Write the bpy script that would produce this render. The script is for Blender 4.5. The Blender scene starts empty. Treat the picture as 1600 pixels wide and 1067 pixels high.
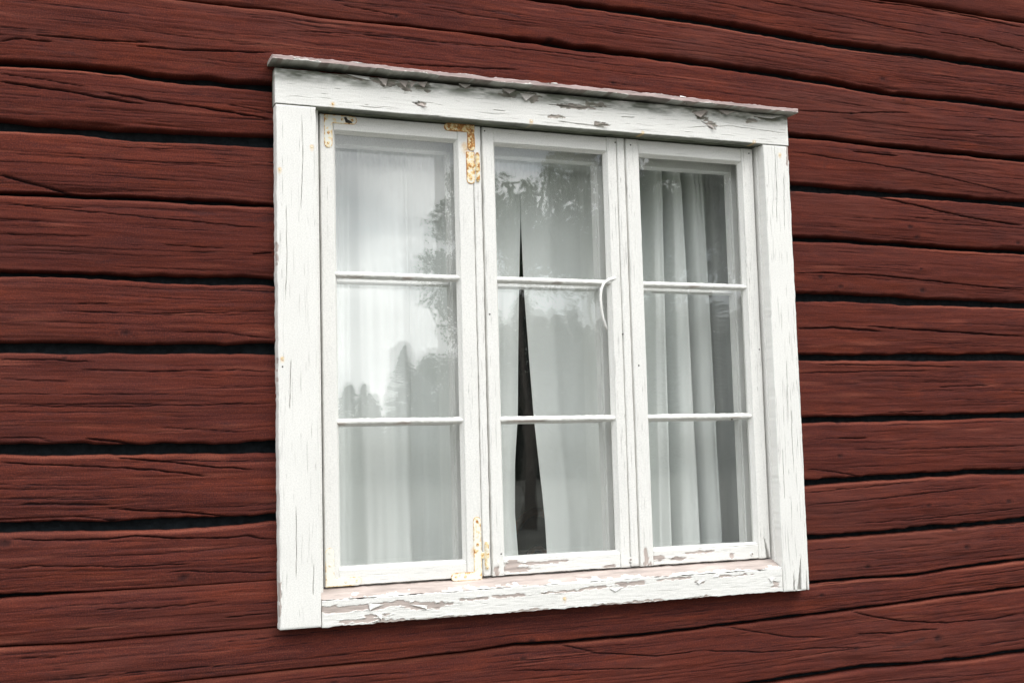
import bpy, math, random
import numpy as np
from mathutils import Vector, Matrix

# ------------------------------------------------------------------ camera
C = bpy.context.scene.collection
scene = bpy.context.scene
CAM = np.array([-0.51588, -2.70835, 0.37744]); FPX = 1876.66
R = np.array([[0.92851975, -0.37036105, -0.02614896],
              [0.01045964, 0.09649364, -0.99527864],
              [0.37113565, 0.92386236, 0.0934701]])      # rows: image right, image down, forward
cam = bpy.data.cameras.new('camera'); cam.sensor_width = 36; cam.lens = FPX / 1600 * 36
cam.clip_start = .05; cam.clip_end = 3000
co = bpy.data.objects.new('camera', cam); C.objects.link(co)
m = Matrix((R[0], -R[1], -R[2])).transposed().to_4x4(); m.translation = Vector(CAM)
co.matrix_world = m
scene.camera = co

# ------------------------------------------------------------------ light
SUN_EL, SUN_AZ = math.radians(50), math.radians(28)        # azimuth measured from -Y (out of the wall) towards +X
w = bpy.data.worlds.new('World'); scene.world = w; w.use_nodes = True
nt = w.node_tree; nt.nodes.clear(); N = nt.nodes.new; L = nt.links.new
wo = N('ShaderNodeOutputWorld'); bg = N('ShaderNodeBackground'); bg.inputs[1].default_value = 0.095
sky = N('ShaderNodeTexSky'); sky.sky_type = 'NISHITA'; sky.sun_disc = False
sky.sun_elevation = SUN_EL; sky.sun_rotation = math.pi - SUN_AZ
tc = N('ShaderNodeTexCoord'); mp = N('ShaderNodeMapping'); mp.inputs['Scale'].default_value = (1, 1, 2.6)
n1 = N('ShaderNodeTexNoise'); n1.inputs['Scale'].default_value = 3.2; n1.inputs['Detail'].default_value = 9; n1.inputs['Roughness'].default_value = .55
cr = N('ShaderNodeValToRGB'); cr.color_ramp.elements[0].position = .30; cr.color_ramp.elements[1].position = .50
n2 = N('ShaderNodeTexNoise'); n2.inputs['Scale'].default_value = 6; n2.inputs['Detail'].default_value = 8
cc = N('ShaderNodeValToRGB'); cc.color_ramp.elements[0].position = .36; cc.color_ramp.elements[0].color = (15, 15.5, 16.1, 1)
cc.color_ramp.elements[1].position = .70; cc.color_ramp.elements[1].color = (34, 34, 33.6, 1)
mx = N('ShaderNodeMixRGB')
L(tc.outputs['Generated'], mp.inputs[0]); L(mp.outputs[0], n1.inputs['Vector']); L(mp.outputs[0], n2.inputs['Vector'])
L(n1.outputs[0], cr.inputs[0]); L(n2.outputs[0], cc.inputs[0])
L(cr.outputs[0], mx.inputs[0]); L(sky.outputs[0], mx.inputs[1]); L(cc.outputs[0], mx.inputs[2])
sx_ = N('ShaderNodeSeparateXYZ'); mr = N('ShaderNodeMapRange'); mr.inputs[1].default_value = 0; mr.inputs[2].default_value = .9; mr.inputs[3].default_value = .95; mr.inputs[4].default_value = 1.35
gm_ = N('ShaderNodeMixRGB'); gm_.blend_type = 'MULTIPLY'; gm_.inputs[0].default_value = 1
L(tc.outputs['Generated'], sx_.inputs[0]); L(sx_.outputs[2], mr.inputs[0]); L(mx.outputs[0], gm_.inputs[1]); L(mr.outputs[0], gm_.inputs[2])   # overcast sky: brighter overhead
L(gm_.outputs[0], bg.inputs[0]); L(bg.outputs[0], wo.inputs[0])
sl = bpy.data.lights.new('sun', 'SUN'); sl.energy = 1.5; sl.angle = math.radians(28); sl.color = (1, .97, .92)
so = bpy.data.objects.new('sun', sl); C.objects.link(so)
sd = Vector((math.sin(SUN_AZ) * math.cos(SUN_EL), -math.cos(SUN_AZ) * math.cos(SUN_EL), math.sin(SUN_EL)))
so.rotation_euler = sd.to_track_quat('Z', 'Y').to_euler(); so.location = sd * 30
vs = scene.view_settings
scene.display_settings.display_device = 'sRGB'; vs.view_transform = 'Standard'; vs.look = 'None'; vs.gamma = 1; vs.exposure = 0.08
scene.cycles.max_bounces = 8; scene.cycles.transparent_max_bounces = 24
scene.cycles.diffuse_bounces = 4; scene.cycles.glossy_bounces = 4

# ------------------------------------------------------------------ helpers
def at(px, py, Y):
    """point on the plane y = Y behind a measured point of the 1600 px photograph"""
    v = R.T @ np.array([(px - 800) / FPX, (py - 533.5) / FPX, 1]); p = CAM + (Y - CAM[1]) / v[1] * v
    return float(p[0]), float(p[2])

def vn(u, v, seed=0):
    """smooth value noise in [-1, 1]"""
    u = np.asarray(u, float) + seed * 17.31; v = np.asarray(v, float) + seed * 9.77
    i = np.floor(u).astype(np.int64); j = np.floor(v).astype(np.int64); a = u - i; b = v - j
    a = a * a * (3 - 2 * a); b = b * b * (3 - 2 * b)
    def h(i, j):
        n = (i * 374761393 + j * 668265263 + seed * 982451653) & 0x7fffffff
        n = ((n ^ (n >> 13)) * 1274126177) & 0x7fffffff
        n = (n ^ (n >> 16)) & 0xffff
        return n / 32767.5 - 1
    return (h(i, j) * (1 - a) + h(i + 1, j) * a) * (1 - b) + (h(i, j + 1) * (1 - a) + h(i + 1, j + 1) * a) * b

def props(o, label=None, cat=None, group=None, kind=None):
    if label: o['label'] = label
    if cat: o['category'] = cat
    if group: o['group'] = group
    if kind: o['kind'] = kind
    return o

def link(name, me, mat, parent=None):
    if mat and not me.materials: me.materials.append(mat)
    o = bpy.data.objects.new(name, me); C.objects.link(o)
    if parent: o.parent = parent
    return o

def mesh(name, V, F, attrs=None, smooth=True):
    me = bpy.data.meshes.new(name)
    V = np.asarray(V, np.float32)
    if isinstance(F, np.ndarray) and F.ndim == 2:
        Fs = [F]; 
    else: Fs = F
    flat = []; sizes = []
    for f in Fs:
        if isinstance(f, np.ndarray) and f.ndim == 2:
            flat.append(f.reshape(-1)); sizes.append(np.full(len(f), f.shape[1]))
        else:
            flat.append(np.array(f)); sizes.append(np.array([len(f)]))
    flat = np.concatenate(flat).astype(np.int32); sizes = np.concatenate(sizes).astype(np.int32)
    me.vertices.add(len(V)); me.vertices.foreach_set('co', V.reshape(-1))
    me.loops.add(len(flat)); me.loops.foreach_set('vertex_index', flat)
    me.polygons.add(len(sizes))
    st = np.zeros(len(sizes), np.int32); st[1:] = np.cumsum(sizes)[:-1]
    me.polygons.foreach_set('loop_start', st)
    me.polygons.foreach_set('use_smooth', np.full(len(sizes), smooth))
    me.update(calc_edges=True); me.validate()
    for k, a in (attrs or {}).items():
        a = np.asarray(a, np.float32)
        if a.ndim == 2:
            at_ = me.attributes.new(k, 'FLOAT_VECTOR', 'POINT'); at_.data.foreach_set('vector', a.reshape(-1))
        else:
            at_ = me.attributes.new(k, 'FLOAT', 'POINT'); at_.data.foreach_set('value', a)
    return me

class MB:
    """collects pieces with attributes; builds one mesh"""
    KEYS = ('paint', 'crack', 'grime', 'rust')
    def __init__(s): s.V = []; s.F = []; s.A = {k: [] for k in s.KEYS}; s.G = []; s.n = 0
    def add(s, V, F, A=None, G=None):
        V = np.asarray(V, float); A = A or {}
        for f in F: s.F.append(np.asarray(f) + s.n)
        for k in s.KEYS: s.A[k].append(np.asarray(A.get(k, np.full(len(V), 1. if k == 'paint' else 0.)), float))
        s.G.append(np.asarray(G, float) if G is not None else V)
        s.V.append(V); s.n += len(V); return s
    def box(s, x0, x1, y0, y1, z0, z1, bev=.0012, **A):
        b = bev; V = []
        # chamfered box: 24 verts
        for ax in range(3):
            for sgn in (0, 1):
                for p, q in ((0, 0), (1, 0), (1, 1), (0, 1)):
                    lo = [x0, y0, z0]; hi = [x1, y1, z1]; c = [0, 0, 0]
                    c[ax] = hi[ax] if sgn else lo[ax]
                    a1, a2 = [(1, 2), (0, 2), (0, 1)][ax]
                    c[a1] = hi[a1] - b if p else lo[a1] + b; c[a2] = hi[a2] - b if q else lo[a2] + b
                    V.append(c)
        V = np.array(V)
        def vi(ax, sg, p, q): return ax * 8 + sg * 4 + {(0, 0): 0, (1, 0): 1, (1, 1): 2, (0, 1): 3}[(p, q)]
        F = []
        for ax in range(3):
            for sg in (0, 1):
                q = [vi(ax, sg, *k) for k in ((0, 0), (1, 0), (1, 1), (0, 1))]
                F.append(q if (sg == 1) != (ax == 1) else q[::-1])
        for k in (0, 1):                      # edges
            for l in (0, 1):
                F.append([vi(0, k, l, 0), vi(0, k, l, 1), vi(1, l, k, 1), vi(1, l, k, 0)])
                F.append([vi(0, k, 0, l), vi(0, k, 1, l), vi(2, l, k, 1), vi(2, l, k, 0)])
                F.append([vi(1, k, 0, l), vi(1, k, 1, l), vi(2, l, 1, k), vi(2, l, 0, k)])
        for a in (0, 1):
            for b_ in (0, 1):
                for c in (0, 1): F.append([vi(0, a, b_, c), vi(1, b_, a, c), vi(2, c, a, b_)])
        return s.add(V, F, {k: np.full(24, v) for k, v in A.items()})
    def prism(s, prof, p0, p1, axis, **A):
        """profile [(a,b)...] swept from p0 to p1 along axis 'x' (a=y,b=z) or 'z' (a=x,b=y)"""
        n = len(prof); V = []
        for p in (p0, p1):
            for a, b in prof: V.append((p, a, b) if axis == 'x' else (a, b, p))
        F = [[i, (i + 1) % n, n + (i + 1) % n, n + i] for i in range(n)] + [list(range(n))[::-1], list(range(n, 2 * n))]
        return s.add(V, F, {k: np.full(2 * n, v) for k, v in A.items()})
    def build(s, name, mat, parent=None, smooth=False):
        V = np.concatenate(s.V); A = {k: np.concatenate(v) for k, v in s.A.items()}; A['grain'] = np.concatenate(s.G)
        q = [f for f in s.F]
        me = mesh(name, V, q, A, smooth)
        # consistent outward normals
        import bmesh
        bm = bmesh.new(); bm.from_mesh(me); bmesh.ops.recalc_face_normals(bm, faces=bm.faces); bm.to_mesh(me); bm.free()
        return link(name, me, mat, parent)

def carve(U, Vv, H, M, pu, pv, w, depth, seed, minhw=.0013, blunt=.12):
    """groove following v = f(u) into height H (positive = inwards). U (nc), Vv (nr,nc)"""
    o = np.argsort(pu); pu = np.array(pu)[o]; pv = np.array(pv)[o]
    c = np.where((U > pu[0]) & (U < pu[-1]))[0]
    if len(c) < 2: return
    u = U[c]; Lh = pu[-1] - pu[0]
    t = np.minimum(1, np.minimum(u - pu[0], pu[-1] - u) / (blunt * Lh + 1e-6)) ** .6
    vc = np.interp(u, pu, pv) + .0012 * vn(u / .03, 0 * u, seed) * min(1, Lh / .1)
    hw = w / 2 * t * (1 + .35 * vn(u / .02, 0 * u + 5, seed))
    he = np.maximum(hw, minhw)
    d = np.abs(Vv[:, c] - vc[None, :])
    pr = np.clip(1 - d / he, 0, 1) * np.minimum(1, hw / he)
    pr2 = np.clip(pr * 1.6, 0, 1)
    H[:, c] = np.maximum(H[:, c], depth * pr2); M[:, c] = np.maximum(M[:, c], pr2)

# ------------------------------------------------------------------ materials
def mat(name):
    m = bpy.data.materials.new(name); m.use_nodes = True; t = m.node_tree; t.nodes.clear()
    o = t.nodes.new('ShaderNodeOutputMaterial'); b = t.nodes.new('ShaderNodeBsdfPrincipled'); t.links.new(b.outputs[0], o.inputs[0])
    return m, t, b, o
class T:
    def __init__(s, t): s.t = t
    def n(s, ty, **kw):
        n = s.t.nodes.new('ShaderNode' + ty)
        for k, v in kw.items(): setattr(n, k, v)
        return n
    def l(s, a, b): s.t.links.new(a, b)
    def attr(s, name, out='Fac'):
        n = s.n('Attribute'); n.attribute_name = name; return n.outputs[out]
    def noise(s, vec, scale, detail=5, rough=.5, mapping=None, dist=0):
        if mapping:
            mp = s.n('Mapping'); mp.inputs['Scale'].default_value = mapping; s.l(vec, mp.inputs[0]); vec = mp.outputs[0]
        n = s.n('TexNoise'); n.inputs['Scale'].default_value = scale; n.inputs['Detail'].default_value = detail
        n.inputs['Roughness'].default_value = rough; n.inputs['Distortion'].default_value = dist
        s.l(vec, n.inputs['Vector']); return n.outputs[0]
    def ramp(s, f, pts):
        n = s.n('ValToRGB'); e = n.color_ramp.elements
        while len(e) < len(pts): e.new(.5)
        for k, (p, c) in enumerate(pts):
            e[k].position = p; e[k].color = (c, c, c, 1) if isinstance(c, (int, float)) else (*c, 1)
        s.l(f, n.inputs[0]); return n.outputs[0]
    def mix(s, f, a, b, mode='MIX'):
        n = s.n('MixRGB'); n.blend_type = mode
        for k, v in ((0, f), (1, a), (2, b)):
            if isinstance(v, (int, float)): n.inputs[k].default_value = v if k == 0 else (v, v, v, 1)
            elif isinstance(v, tuple): n.inputs[k].default_value = (*v, 1)
            else: s.l(v, n.inputs[k])
        return n.outputs[0]
    def math(s, op, a, b=0.):
        n = s.n('Math'); n.operation = op
        for k, v in ((0, a), (1, b)):
            if isinstance(v, (int, float)): n.inputs[k].default_value = v
            else: s.l(v, n.inputs[k])
        return n.outputs[0]
    def bump(s, h, strength, dist, prev=None):
        n = s.n('Bump'); n.inputs['Strength'].default_value = strength; n.inputs['Distance'].default_value = dist
        s.l(h, n.inputs['Height'])
        if prev is not None: s.l(prev, n.inputs['Normal'])
        return n.outputs[0]

def red_wood():
    m, t, b, o = mat('falun_red_wood'); k = T(t)
    g = k.attr('grain', 'Vector')
    lo = k.noise(g, 1, 4, .55, (2.2, 1, 9)); st = k.noise(g, 1, 6, .68, (4.5, 1, 130), .35); fi = k.noise(g, 1, 4, .7, (11, 1, 330), .2)
    pt = k.noise(g, 1, 4, .62, (4, 1, 26), .5); gr = k.noise(g, 330, 2, .7); sm = k.noise(g, 1, 4, .6, (6, 1, 38), .4)
    mo = k.noise(g, 1, 5, .7, (26, 1, 75), .6)
    base = k.mix(k.ramp(lo, [(.32, 0), (.68, 1)]), (.075, .0195, .0155), (.108, .0242, .0152))
    base = k.mix(k.ramp(pt, [(.52, 0), (.72, .65)]), base, (.170, .035, .016))          # thin, worn paint: warmer
    base = k.mix(k.ramp(pt, [(.26, .6), (.43, 0)]), base, (.055, .021, .019))          # sooty patches
    base = k.mix(k.ramp(mo, [(.30, .55), (.48, 0)]), base, (.060, .021, .020))
    base = k.mix(k.ramp(mo, [(.52, 0), (.72, .5)]), base, (.160, .038, .022))
    base = k.mix(k.ramp(sm, [(.27, .7), (.35, 0)]), base, (.030, .016, .018))
    base = k.mix(k.ramp(st, [(.28, .6), (.40, 0)]), base, (.045, .016, .0145))
    base = k.mix(k.ramp(st, [(.60, 0), (.78, .25)]), base, (.175, .044, .026))
    base = k.mix(k.ramp(fi, [(.32, .5), (.42, 0)]), base, (.032, .013, .014))
    base = k.mix(k.ramp(fi, [(.60, 0), (.75, .3)]), base, (.23, .070, .046))
    base = k.mix(k.math('MULTIPLY', k.attr('wear'), k.ramp(fi, [(.32, .35), (.5, 1)])), base, (.24, .072, .046))  # edges worn to bare wood
    base = k.mix(k.ramp(gr, [(.32, .6), (.52, 0)]), base, (.040, .020, .022))
    base = k.mix(k.ramp(gr, [(.52, 0), (.75, .5)]), base, (.24, .075, .055))
    fd = k.noise(g, 1, 5, .6, (1.3, 1, 5), .8); base = k.mix(k.ramp(fd, [(.50, 0), (.70, .45)]), base, k.mix(k.ramp(fi, [(.3, 0), (.7, 1)]), (.085, .032, .028), (.150, .052, .038)))   # chalky, faded areas
    oi = k.n('ObjectInfo'); base = k.mix(k.ramp(oi.outputs['Random'], [(0, .30), (1, 0)]), base, k.mix(k.ramp(lo, [(.3, 0), (.7, 1)]), (.062, .018, .016), (.095, .022, .015)))
    base = k.mix(k.attr('knot'), base, (.030, .014, .014))
    base = k.mix(k.math('MULTIPLY', k.attr('crack'), .9), base, (.014, .012, .015))
    k.l(base, b.inputs['Base Color']); b.inputs['Roughness'].default_value = .95; b.inputs['Specular IOR Level'].default_value = .06
    n = k.bump(st, .4, .004); n = k.bump(mo, .4, .003, n); n = k.bump(fi, .45, .002, n); n = k.bump(gr, .25, .0005, n); k.l(n, b.inputs['Normal'])
    return m
def white_paint(name='white_paint', white=(.805, .795, .765), bare=(.50, .425, .39)):
    m, t, b, o = mat(name); k = T(t)
    g = k.attr('grain', 'Vector')
    st = k.noise(g, 1, 6, .65, (9, 9, 130)); lo = k.noise(g, 7, 4, .5); gr = k.noise(g, 340, 2, .7); ha = k.noise(g, 1, 5, .7, (14, 60, 420), .4)
    W = k.mix(k.ramp(lo, [(.3, 0), (.7, 1)]), tuple(c * .95 for c in white), white)
    W = k.mix(k.ramp(gr, [(.3, .45), (.6, 0)]), W, (.52, .52, .50))
    W = k.mix(k.ramp(ha, [(.24, .55), (.31, 0)]), W, (.33, .32, .30))                 # hairline crazing of the paint
    Wd = k.mix(k.ramp(st, [(.3, 0), (.7, 1)]), tuple(c * .62 for c in bare), tuple(min(1, c * 1.18) for c in bare))
    col = k.mix(k.attr('paint'), Wd, W)
    col = k.mix(k.attr('grime'), col, k.mix(k.ramp(st, [(.35, 0), (.6, 1)]), (.050, .058, .042), (.15, .165, .12)))  # greenish dirt, with shade of overhangs painted into the same colour
    rn = k.noise(g, 120, 5, .65)
    col = k.mix(k.math('MULTIPLY', k.attr('rust'), k.ramp(rn, [(.35, .35), (.6, 1)])), col, k.mix(k.ramp(rn, [(.4, 0), (.6, 1)]), (.78, .58, .25), (.62, .33, .09)))
    col = k.mix(k.math('MULTIPLY', k.attr('crack'), .7), col, (.15, .135, .12))
    k.l(col, b.inputs['Base Color']); b.inputs['Roughness'].default_value = .62; b.inputs['Specular IOR Level'].default_value = .3
    n = k.bump(st, .3, .0012); n = k.bump(gr, .25, .0004, n); k.l(n, b.inputs['Normal'])
    return m
def plain(name, col, rough=.8, ns=0, var=.2, spec=.3, metal=0):
    m, t, b, o = mat(name); k = T(t)
    if ns:
        tcn = k.n('TexCoord'); n = k.noise(tcn.outputs['Object'], ns, 5, .6)
        c = k.mix(k.ramp(n, [(.3, 0), (.7, 1)]), tuple(x * (1 - var) for x in col), tuple(min(1, x * (1 + var)) for x in col)); k.l(c, b.inputs['Base Color'])
        k.l(k.bump(n, .3, .01), b.inputs['Normal'])
    else: b.inputs['Base Color'].default_value = (*col, 1)
    b.inputs['Roughness'].default_value = rough; b.inputs['Specular IOR Level'].default_value = spec; b.inputs['Metallic'].default_value = metal
    return m
def glass_mat(name='old_window_glass', dust=1.):
    m, t, b, o = mat(name); k = T(t); t.nodes.remove(b)
    tcn = k.n('TexCoord'); P = tcn.outputs['Object']
    wv = k.noise(P, 4.5, 2, .4); nrm = k.bump(wv, .16, .006)
    lw = k.n('LayerWeight'); lw.inputs['Blend'].default_value = .5
    f = k.math('MULTIPLY_ADD', k.math('POWER', lw.outputs['Facing'], 5.), .95); f.node.inputs[2].default_value = .044
    gl = k.n('BsdfGlossy'); gl.inputs['Roughness'].default_value = .007; gl.inputs['Color'].default_value = (1, 1, 1, 1); k.l(nrm, gl.inputs['Normal'])
    tr = k.n('BsdfTransparent'); tr.inputs['Color'].default_value = (.997, 1, .998, 1)
    df = k.n('BsdfDiffuse'); df.inputs['Color'].default_value = (.62, .63, .6, 1)
    d1 = k.noise(P, 1, 6, .65, (30, 30, 9)); d2 = k.noise(P, 5, 4, .6)
    df_f = k.mix(k.ramp(d2, [(.35, 0), (.7, 1)]), k.ramp(d1, [(.3, 0 * dust), (.8, .003 * dust)]), k.ramp(d1, [(.3, .001 * dust), (.75, .009 * dust)]))   # dust film
    m1 = k.n('MixShader'); k.l(df_f, m1.inputs[0]); k.l(tr.outputs[0], m1.inputs[1]); k.l(df.outputs[0], m1.inputs[2])
    m2 = k.n('MixShader'); k.l(f, m2.inputs[0]); k.l(m1.outputs[0], m2.inputs[1]); k.l(gl.outputs[0], m2.inputs[2])
    k.l(m2.outputs[0], o.inputs[0]); return m
def metal_mat():
    m, t, b, o = mat('painted_rusty_iron'); k = T(t)
    g = k.attr('grain', 'Vector'); rn = k.noise(g, 95, 6, .7); r2 = k.noise(g, 330, 3, .6)
    f = k.math('ADD', k.attr('rust'), k.math('MULTIPLY', k.math('SUBTRACT', rn, .5), 2.6))
    fm = k.ramp(f, [(.62, 0), (.74, 1)]); edge = k.ramp(f, [(.30, 0), (.55, 1)])
    rc = k.mix(k.ramp(r2, [(.35, 0), (.65, 1)]), (.66, .30, .06), (.22, .08, .03))
    c = k.mix(edge, (.79, .78, .72), (.82, .64, .32)); c = k.mix(fm, c, rc)
    c = k.mix(k.attr('crack'), c, (.02, .016, .014))
    k.l(c, b.inputs['Base Color']); b.inputs['Roughness'].default_value = .65
    k.l(k.bump(k.mix(.5, rn, r2), .5, .0015), b.inputs['Normal']); return m
def curtain_mat():
    m, t, b, o = mat('sheer_white_cotton'); k = T(t); t.nodes.remove(b)
    tcn = k.n('TexCoord'); w_ = k.noise(tcn.outputs['Object'], 1, 3, .6, (900, 900, 900)); lo = k.noise(tcn.outputs['Object'], 1, 3, .5, (8, 8, 2))
    c = k.mix(k.ramp(w_, [(.3, 0), (.7, 1)]), (.885, .91, .895), (.94, .955, .945)); c = k.mix(k.ramp(lo, [(.3, .06), (.7, 0)]), c, (.55, .57, .54))
    d = k.n('BsdfDiffuse'); tl = k.n('BsdfTranslucent'); k.l(c, d.inputs[0]); k.l(c, tl.inputs[0])
    s = k.n('MixShader'); s.inputs[0].default_value = .04; k.l(d.outputs[0], s.inputs[1]); k.l(tl.outputs[0], s.inputs[2]); k.l(s.outputs[0], o.inputs[0]); return m
def leaf_mat(name, c1, c2):
    m, t, b, o = mat(name); k = T(t); t.nodes.remove(b)
    tcn = k.n('TexCoord'); n = k.noise(tcn.outputs['Object'], 2.2, 4, .6); c = k.mix(k.ramp(n, [(.3, 0), (.7, 1)]), c1, c2)
    d = k.n('BsdfDiffuse'); tl = k.n('BsdfTranslucent'); k.l(c, d.inputs[0]); k.l(c, tl.inputs[0])
    s = k.n('MixShader'); s.inputs[0].default_value = .25; k.l(d.outputs[0], s.inputs[1]); k.l(tl.outputs[0], s.inputs[2]); k.l(s.outputs[0], o.inputs[0]); return m

M_RED = red_wood(); M_WHITE = white_paint(); M_IN = white_paint('inner_white_paint', (.80, .80, .78)); M_DRIP = white_paint('weathered_cap_paint', (.76, .74, .71), (.45, .345, .33))
M_CAULK = plain('dark_moss_caulking', (.014, .018, .021), .95, 60, .4, .1)
M_GLASS = glass_mat(); M_GLASS2 = glass_mat('clean_inner_glass', 0.); M_IRON = metal_mat(); M_CURT = curtain_mat()
M_HOLE = plain('dark_nail_gap_shade', (.03, .025, .02), .7)  # dark nails and scab; also the strips painted as shade in sash gaps

# ------------------------------------------------------------------ log wall
WY = .030                                     # hewn face of the logs
OX0, OX1, OZ0, OZ1 = .055, 1.358, .03, 1.222   # opening sawn for the window
XA, XB = -1.35, 3.1
# seams between the logs, measured: (x, upper lip, lower lip)
SEAMS = [
 [(860,-2,2),(1000,15,22),(1100,28,36),(1250,54,63),(1350,70,78),(1450,81,89),(1500,90,97),(1600,104,111)],
 [(280,-2,2),(340,4,9),(440,14,19),(500,25,29),(640,38,43),(720,48,52),(820,59,65),(900,70,77),(1000,82,88),(1100,95,102),(1200,108,117),(1300,125,132),(1400,143,150),(1500,152,158),(1600,165,171)],
 [(0,93,103),(140,101,111),(275,117,128),(340,122,134),(430,129,143),(1232,209,213),(1300,214,218),(1345,221,224),(1440,231,236),(1520,239,243),(1600,246,251)],
 [(0,187,203),(110,196,209),(192,200,217),(300,204,222),(370,208,226),(430,209,229),(1237,285,297),(1350,295,304),(1450,301,309.5),(1530,308,316),(1600,313,322)],
 [(0,298,305),(112,301,309.5),(225,306,314),(309,310,319),(422,316,323.5),(1242,369,374.5),(1332,373.5,379),(1417,379,384),(1501,386.5,391),(1600,390.5,396)],
 [(0,422.8,431.8),(112,425,433.5),(225,429,441),(337,430,444.5),(427,433,446),(1246,456.7,469),(1332,459,470),(1417,463.8,475),(1501,468,476.5),(1600,470.8,480.6)],
 [(0,534,551),(112,534.4,552.7),(225,537,552.7),(337,536,553),(427,535,554),(1249,554.6,562.5),(1346,554,562),(1445,552.6,562.5),(1600,552.6,562)],
 [(0,693.5,711),(70,692,712),(169,693.5,710.4),(253,691.6,710.4),(337,692,709),(427,686,709),(1254,652,659.5),(1346,651,657.5),(1445,648,656),(1529,646.5,652.5),(1600,644,651)],
 [(0,817,832.6),(84,813,831),(169,814,830),(253,808.8,828.4),(337,807,825.6),(427,803,815),(1258,749.4,758),(1346,744.6,752),(1445,739,745),(1529,734,740),(1600,733,739.6)],
 [(0,928,936),(77,925,930.6),(151,922,925.5),(247,917,919.5),(330,912,914),(430,905,907),(1262,837,843.4),(1366,830,835.6),(1459,821.6,828),(1553,814,819),(1600,809.7,816)],
 [(0,1009,1013),(110,1004,1007),(220,994,997),(344,985,988),(432,978,981),(1262,909,912),(1350,902,904.5),(1437,897,899.5),(1490,887,889.5),(1600,872,875)],
 [(100,1082,1084),(275,1064,1067),(440,1046,1049),(597,1031,1034),(723,1017,1021),(807,1005,1008.5),(870,1002,1005),(1016,989.5,992.5),(1100,979,982),(1256,960,963),(1381,944.5,947),(1475,931.5,934),(1600,915.5,918)],
 [(1100,1077,1083),(1209,1061,1066),(1287,1050,1055),(1350,1040,1045),(1412,1036,1040),(1506,1028,1033),(1600,1015,1020)],
]
CRACKS = [  # points, width in photo pixels
 ([(0,66),(20,61),(82,65)],2.5),([(55,56),(110,60),(165,64.6),(234,67.4)],2.5),([(214,73),(270,77.5),(357,81),(426,84)],2.5),
 ([(0,128),(96,141.6),(165,154),(225,163.6)],3),([(162,144),(234,157),(302,165),(371,177),(426,187)],3),([(0,115.5),(69,125),(137,137.5)],1.2),
 ([(352,162),(429,176)],1),([(0,272),(37,283),(79,293),(112,302)],3.2),([(0,316.5),(84,326),(197,336),(309,347.5),(416,357)],1.6),
 ([(0,366),(141,369)],1),([(253,382.6),(351,388)],1),([(394,397),(427,395)],2),([(121,474),(171,474)],1.5),([(98,485),(239,489.5),(427,486.6)],1.1),
 ([(270,519),(351,519.5),(427,529)],1),([(0,561),(84,562.5),(146,565)],1.8),([(0,591.5),(107,596)],1),([(127,577),(239,580),(365,578),(422,580)],1.2),
 ([(0,634.5),(239,634.5),(427,630)],1),([(253,668),(385,675)],1),([(0,683),(59,684),(84,690.7)],1.5),([(135,685),(225,695)],3),
 ([(0,721),(45,726),(146,728.7),(239,734),(323,744)],2),([(180,714.6),(267,721.7),(323,728.7),(394,733)],2),([(17,779),(84,776.5)],1),([(28,788),(174,789)],1.5),
 ([(169,795),(281,799),(354,806)],2),([(118,807),(157,809.6),(174,813),(191,811)],1.5),
 ([(16,841),(69,844),(165,842.6),(209,837),(275,841),(357,840),(388,835.7),(407,840.7),(432,842)],1.9),
 ([(0,887.5),(22,887.5),(49,884),(206,884.7),(297,880)],1.5),([(258,895),(286,892),(432,894)],1.5),([(146,952.6),(247,948.5),(338,939)],1.2),
 ([(352,963.6),(432,957)],1.5),([(55,1065),(220,1050),(330,1040.6)],1.5),
 ([(440,50),(555,54),(685,66.5),(790,75),(965,94)],1.2),([(667,10.5),(755,26),(842,38.5)],1),([(615,100),(702,105),(811,110)],2),([(531,7),(622,25)],1),
 ([(1187,0),(1300,22),(1381,40.6),(1469,58)],1.3),([(1469,51.6),(1522,59),(1600,80.6)],2),([(1256,61),(1350,78),(1459,94)],1.5),
 ([(1247,172.5),(1331,178),(1375,175.6),(1422,176.6)],1.8),([(1466,204),(1528,205.6)],1),([(1522,214),(1600,215.6)],1),
 ([(1237,236),(1334,251.6),(1412,264),(1490,279.7),(1600,305.6)],1.8),([(1334,236),(1403,244)],2.5),([(1340,0),(1420,9),(1480,18),(1520,26),(1600,44)],2.6),
 ([(1350,304),(1377,309),(1445,324.6),(1515,341),(1600,352.7)],3),([(1417,340),(1501,347),(1543,351)],1),([(1242,427),(1287,426),(1377,431),(1501,444),(1600,454)],2.2),
 ([(1248,513),(1304,511.5),(1377,517)],3),([(1355,509.6),(1417,514),(1529,521),(1600,525)],3),([(1282,569.5),(1422,571),(1504,574)],1.8),
 ([(1251,583),(1355,580),(1456,579)],1.5),([(1470,604.6),(1546,602)],1.5),([(1389,644),(1448,642)],1.2),([(1307,684.7),(1355,684)],2),
 ([(1330,701.6),(1459,701),(1600,696)],1),([(1262,732.5),(1304,737),(1346,744)],1.5),([(1261,789),(1389,777.5),(1484,766),(1540,759)],1.4),
 ([(1259,770),(1372,759),(1456,750)],1),([(1335,818),(1428,812),(1515,803),(1600,793)],1.4),
 ([(1328,953),(1366,964),(1412,970),(1475,973),(1553,967.5),(1600,958)],2),([(1125,978),(1178,986),(1240,995.6),(1294,995.6)],1.5),
 ([(1340,990),(1406,989),(1428,985),(1466,983)],2),([(1100,1016),(1194,1019),(1272,1013),(1337,1011)],1.8),
 ([(870,1004.5),(932,1020),(1029,1025),(1100,1016)],1.8),([(798,1048),(903,1046),(1025,1044)],1.3),([(0,1030),(90,1026)],1),([(480,1062),(640,1050)],1.2)]
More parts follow.
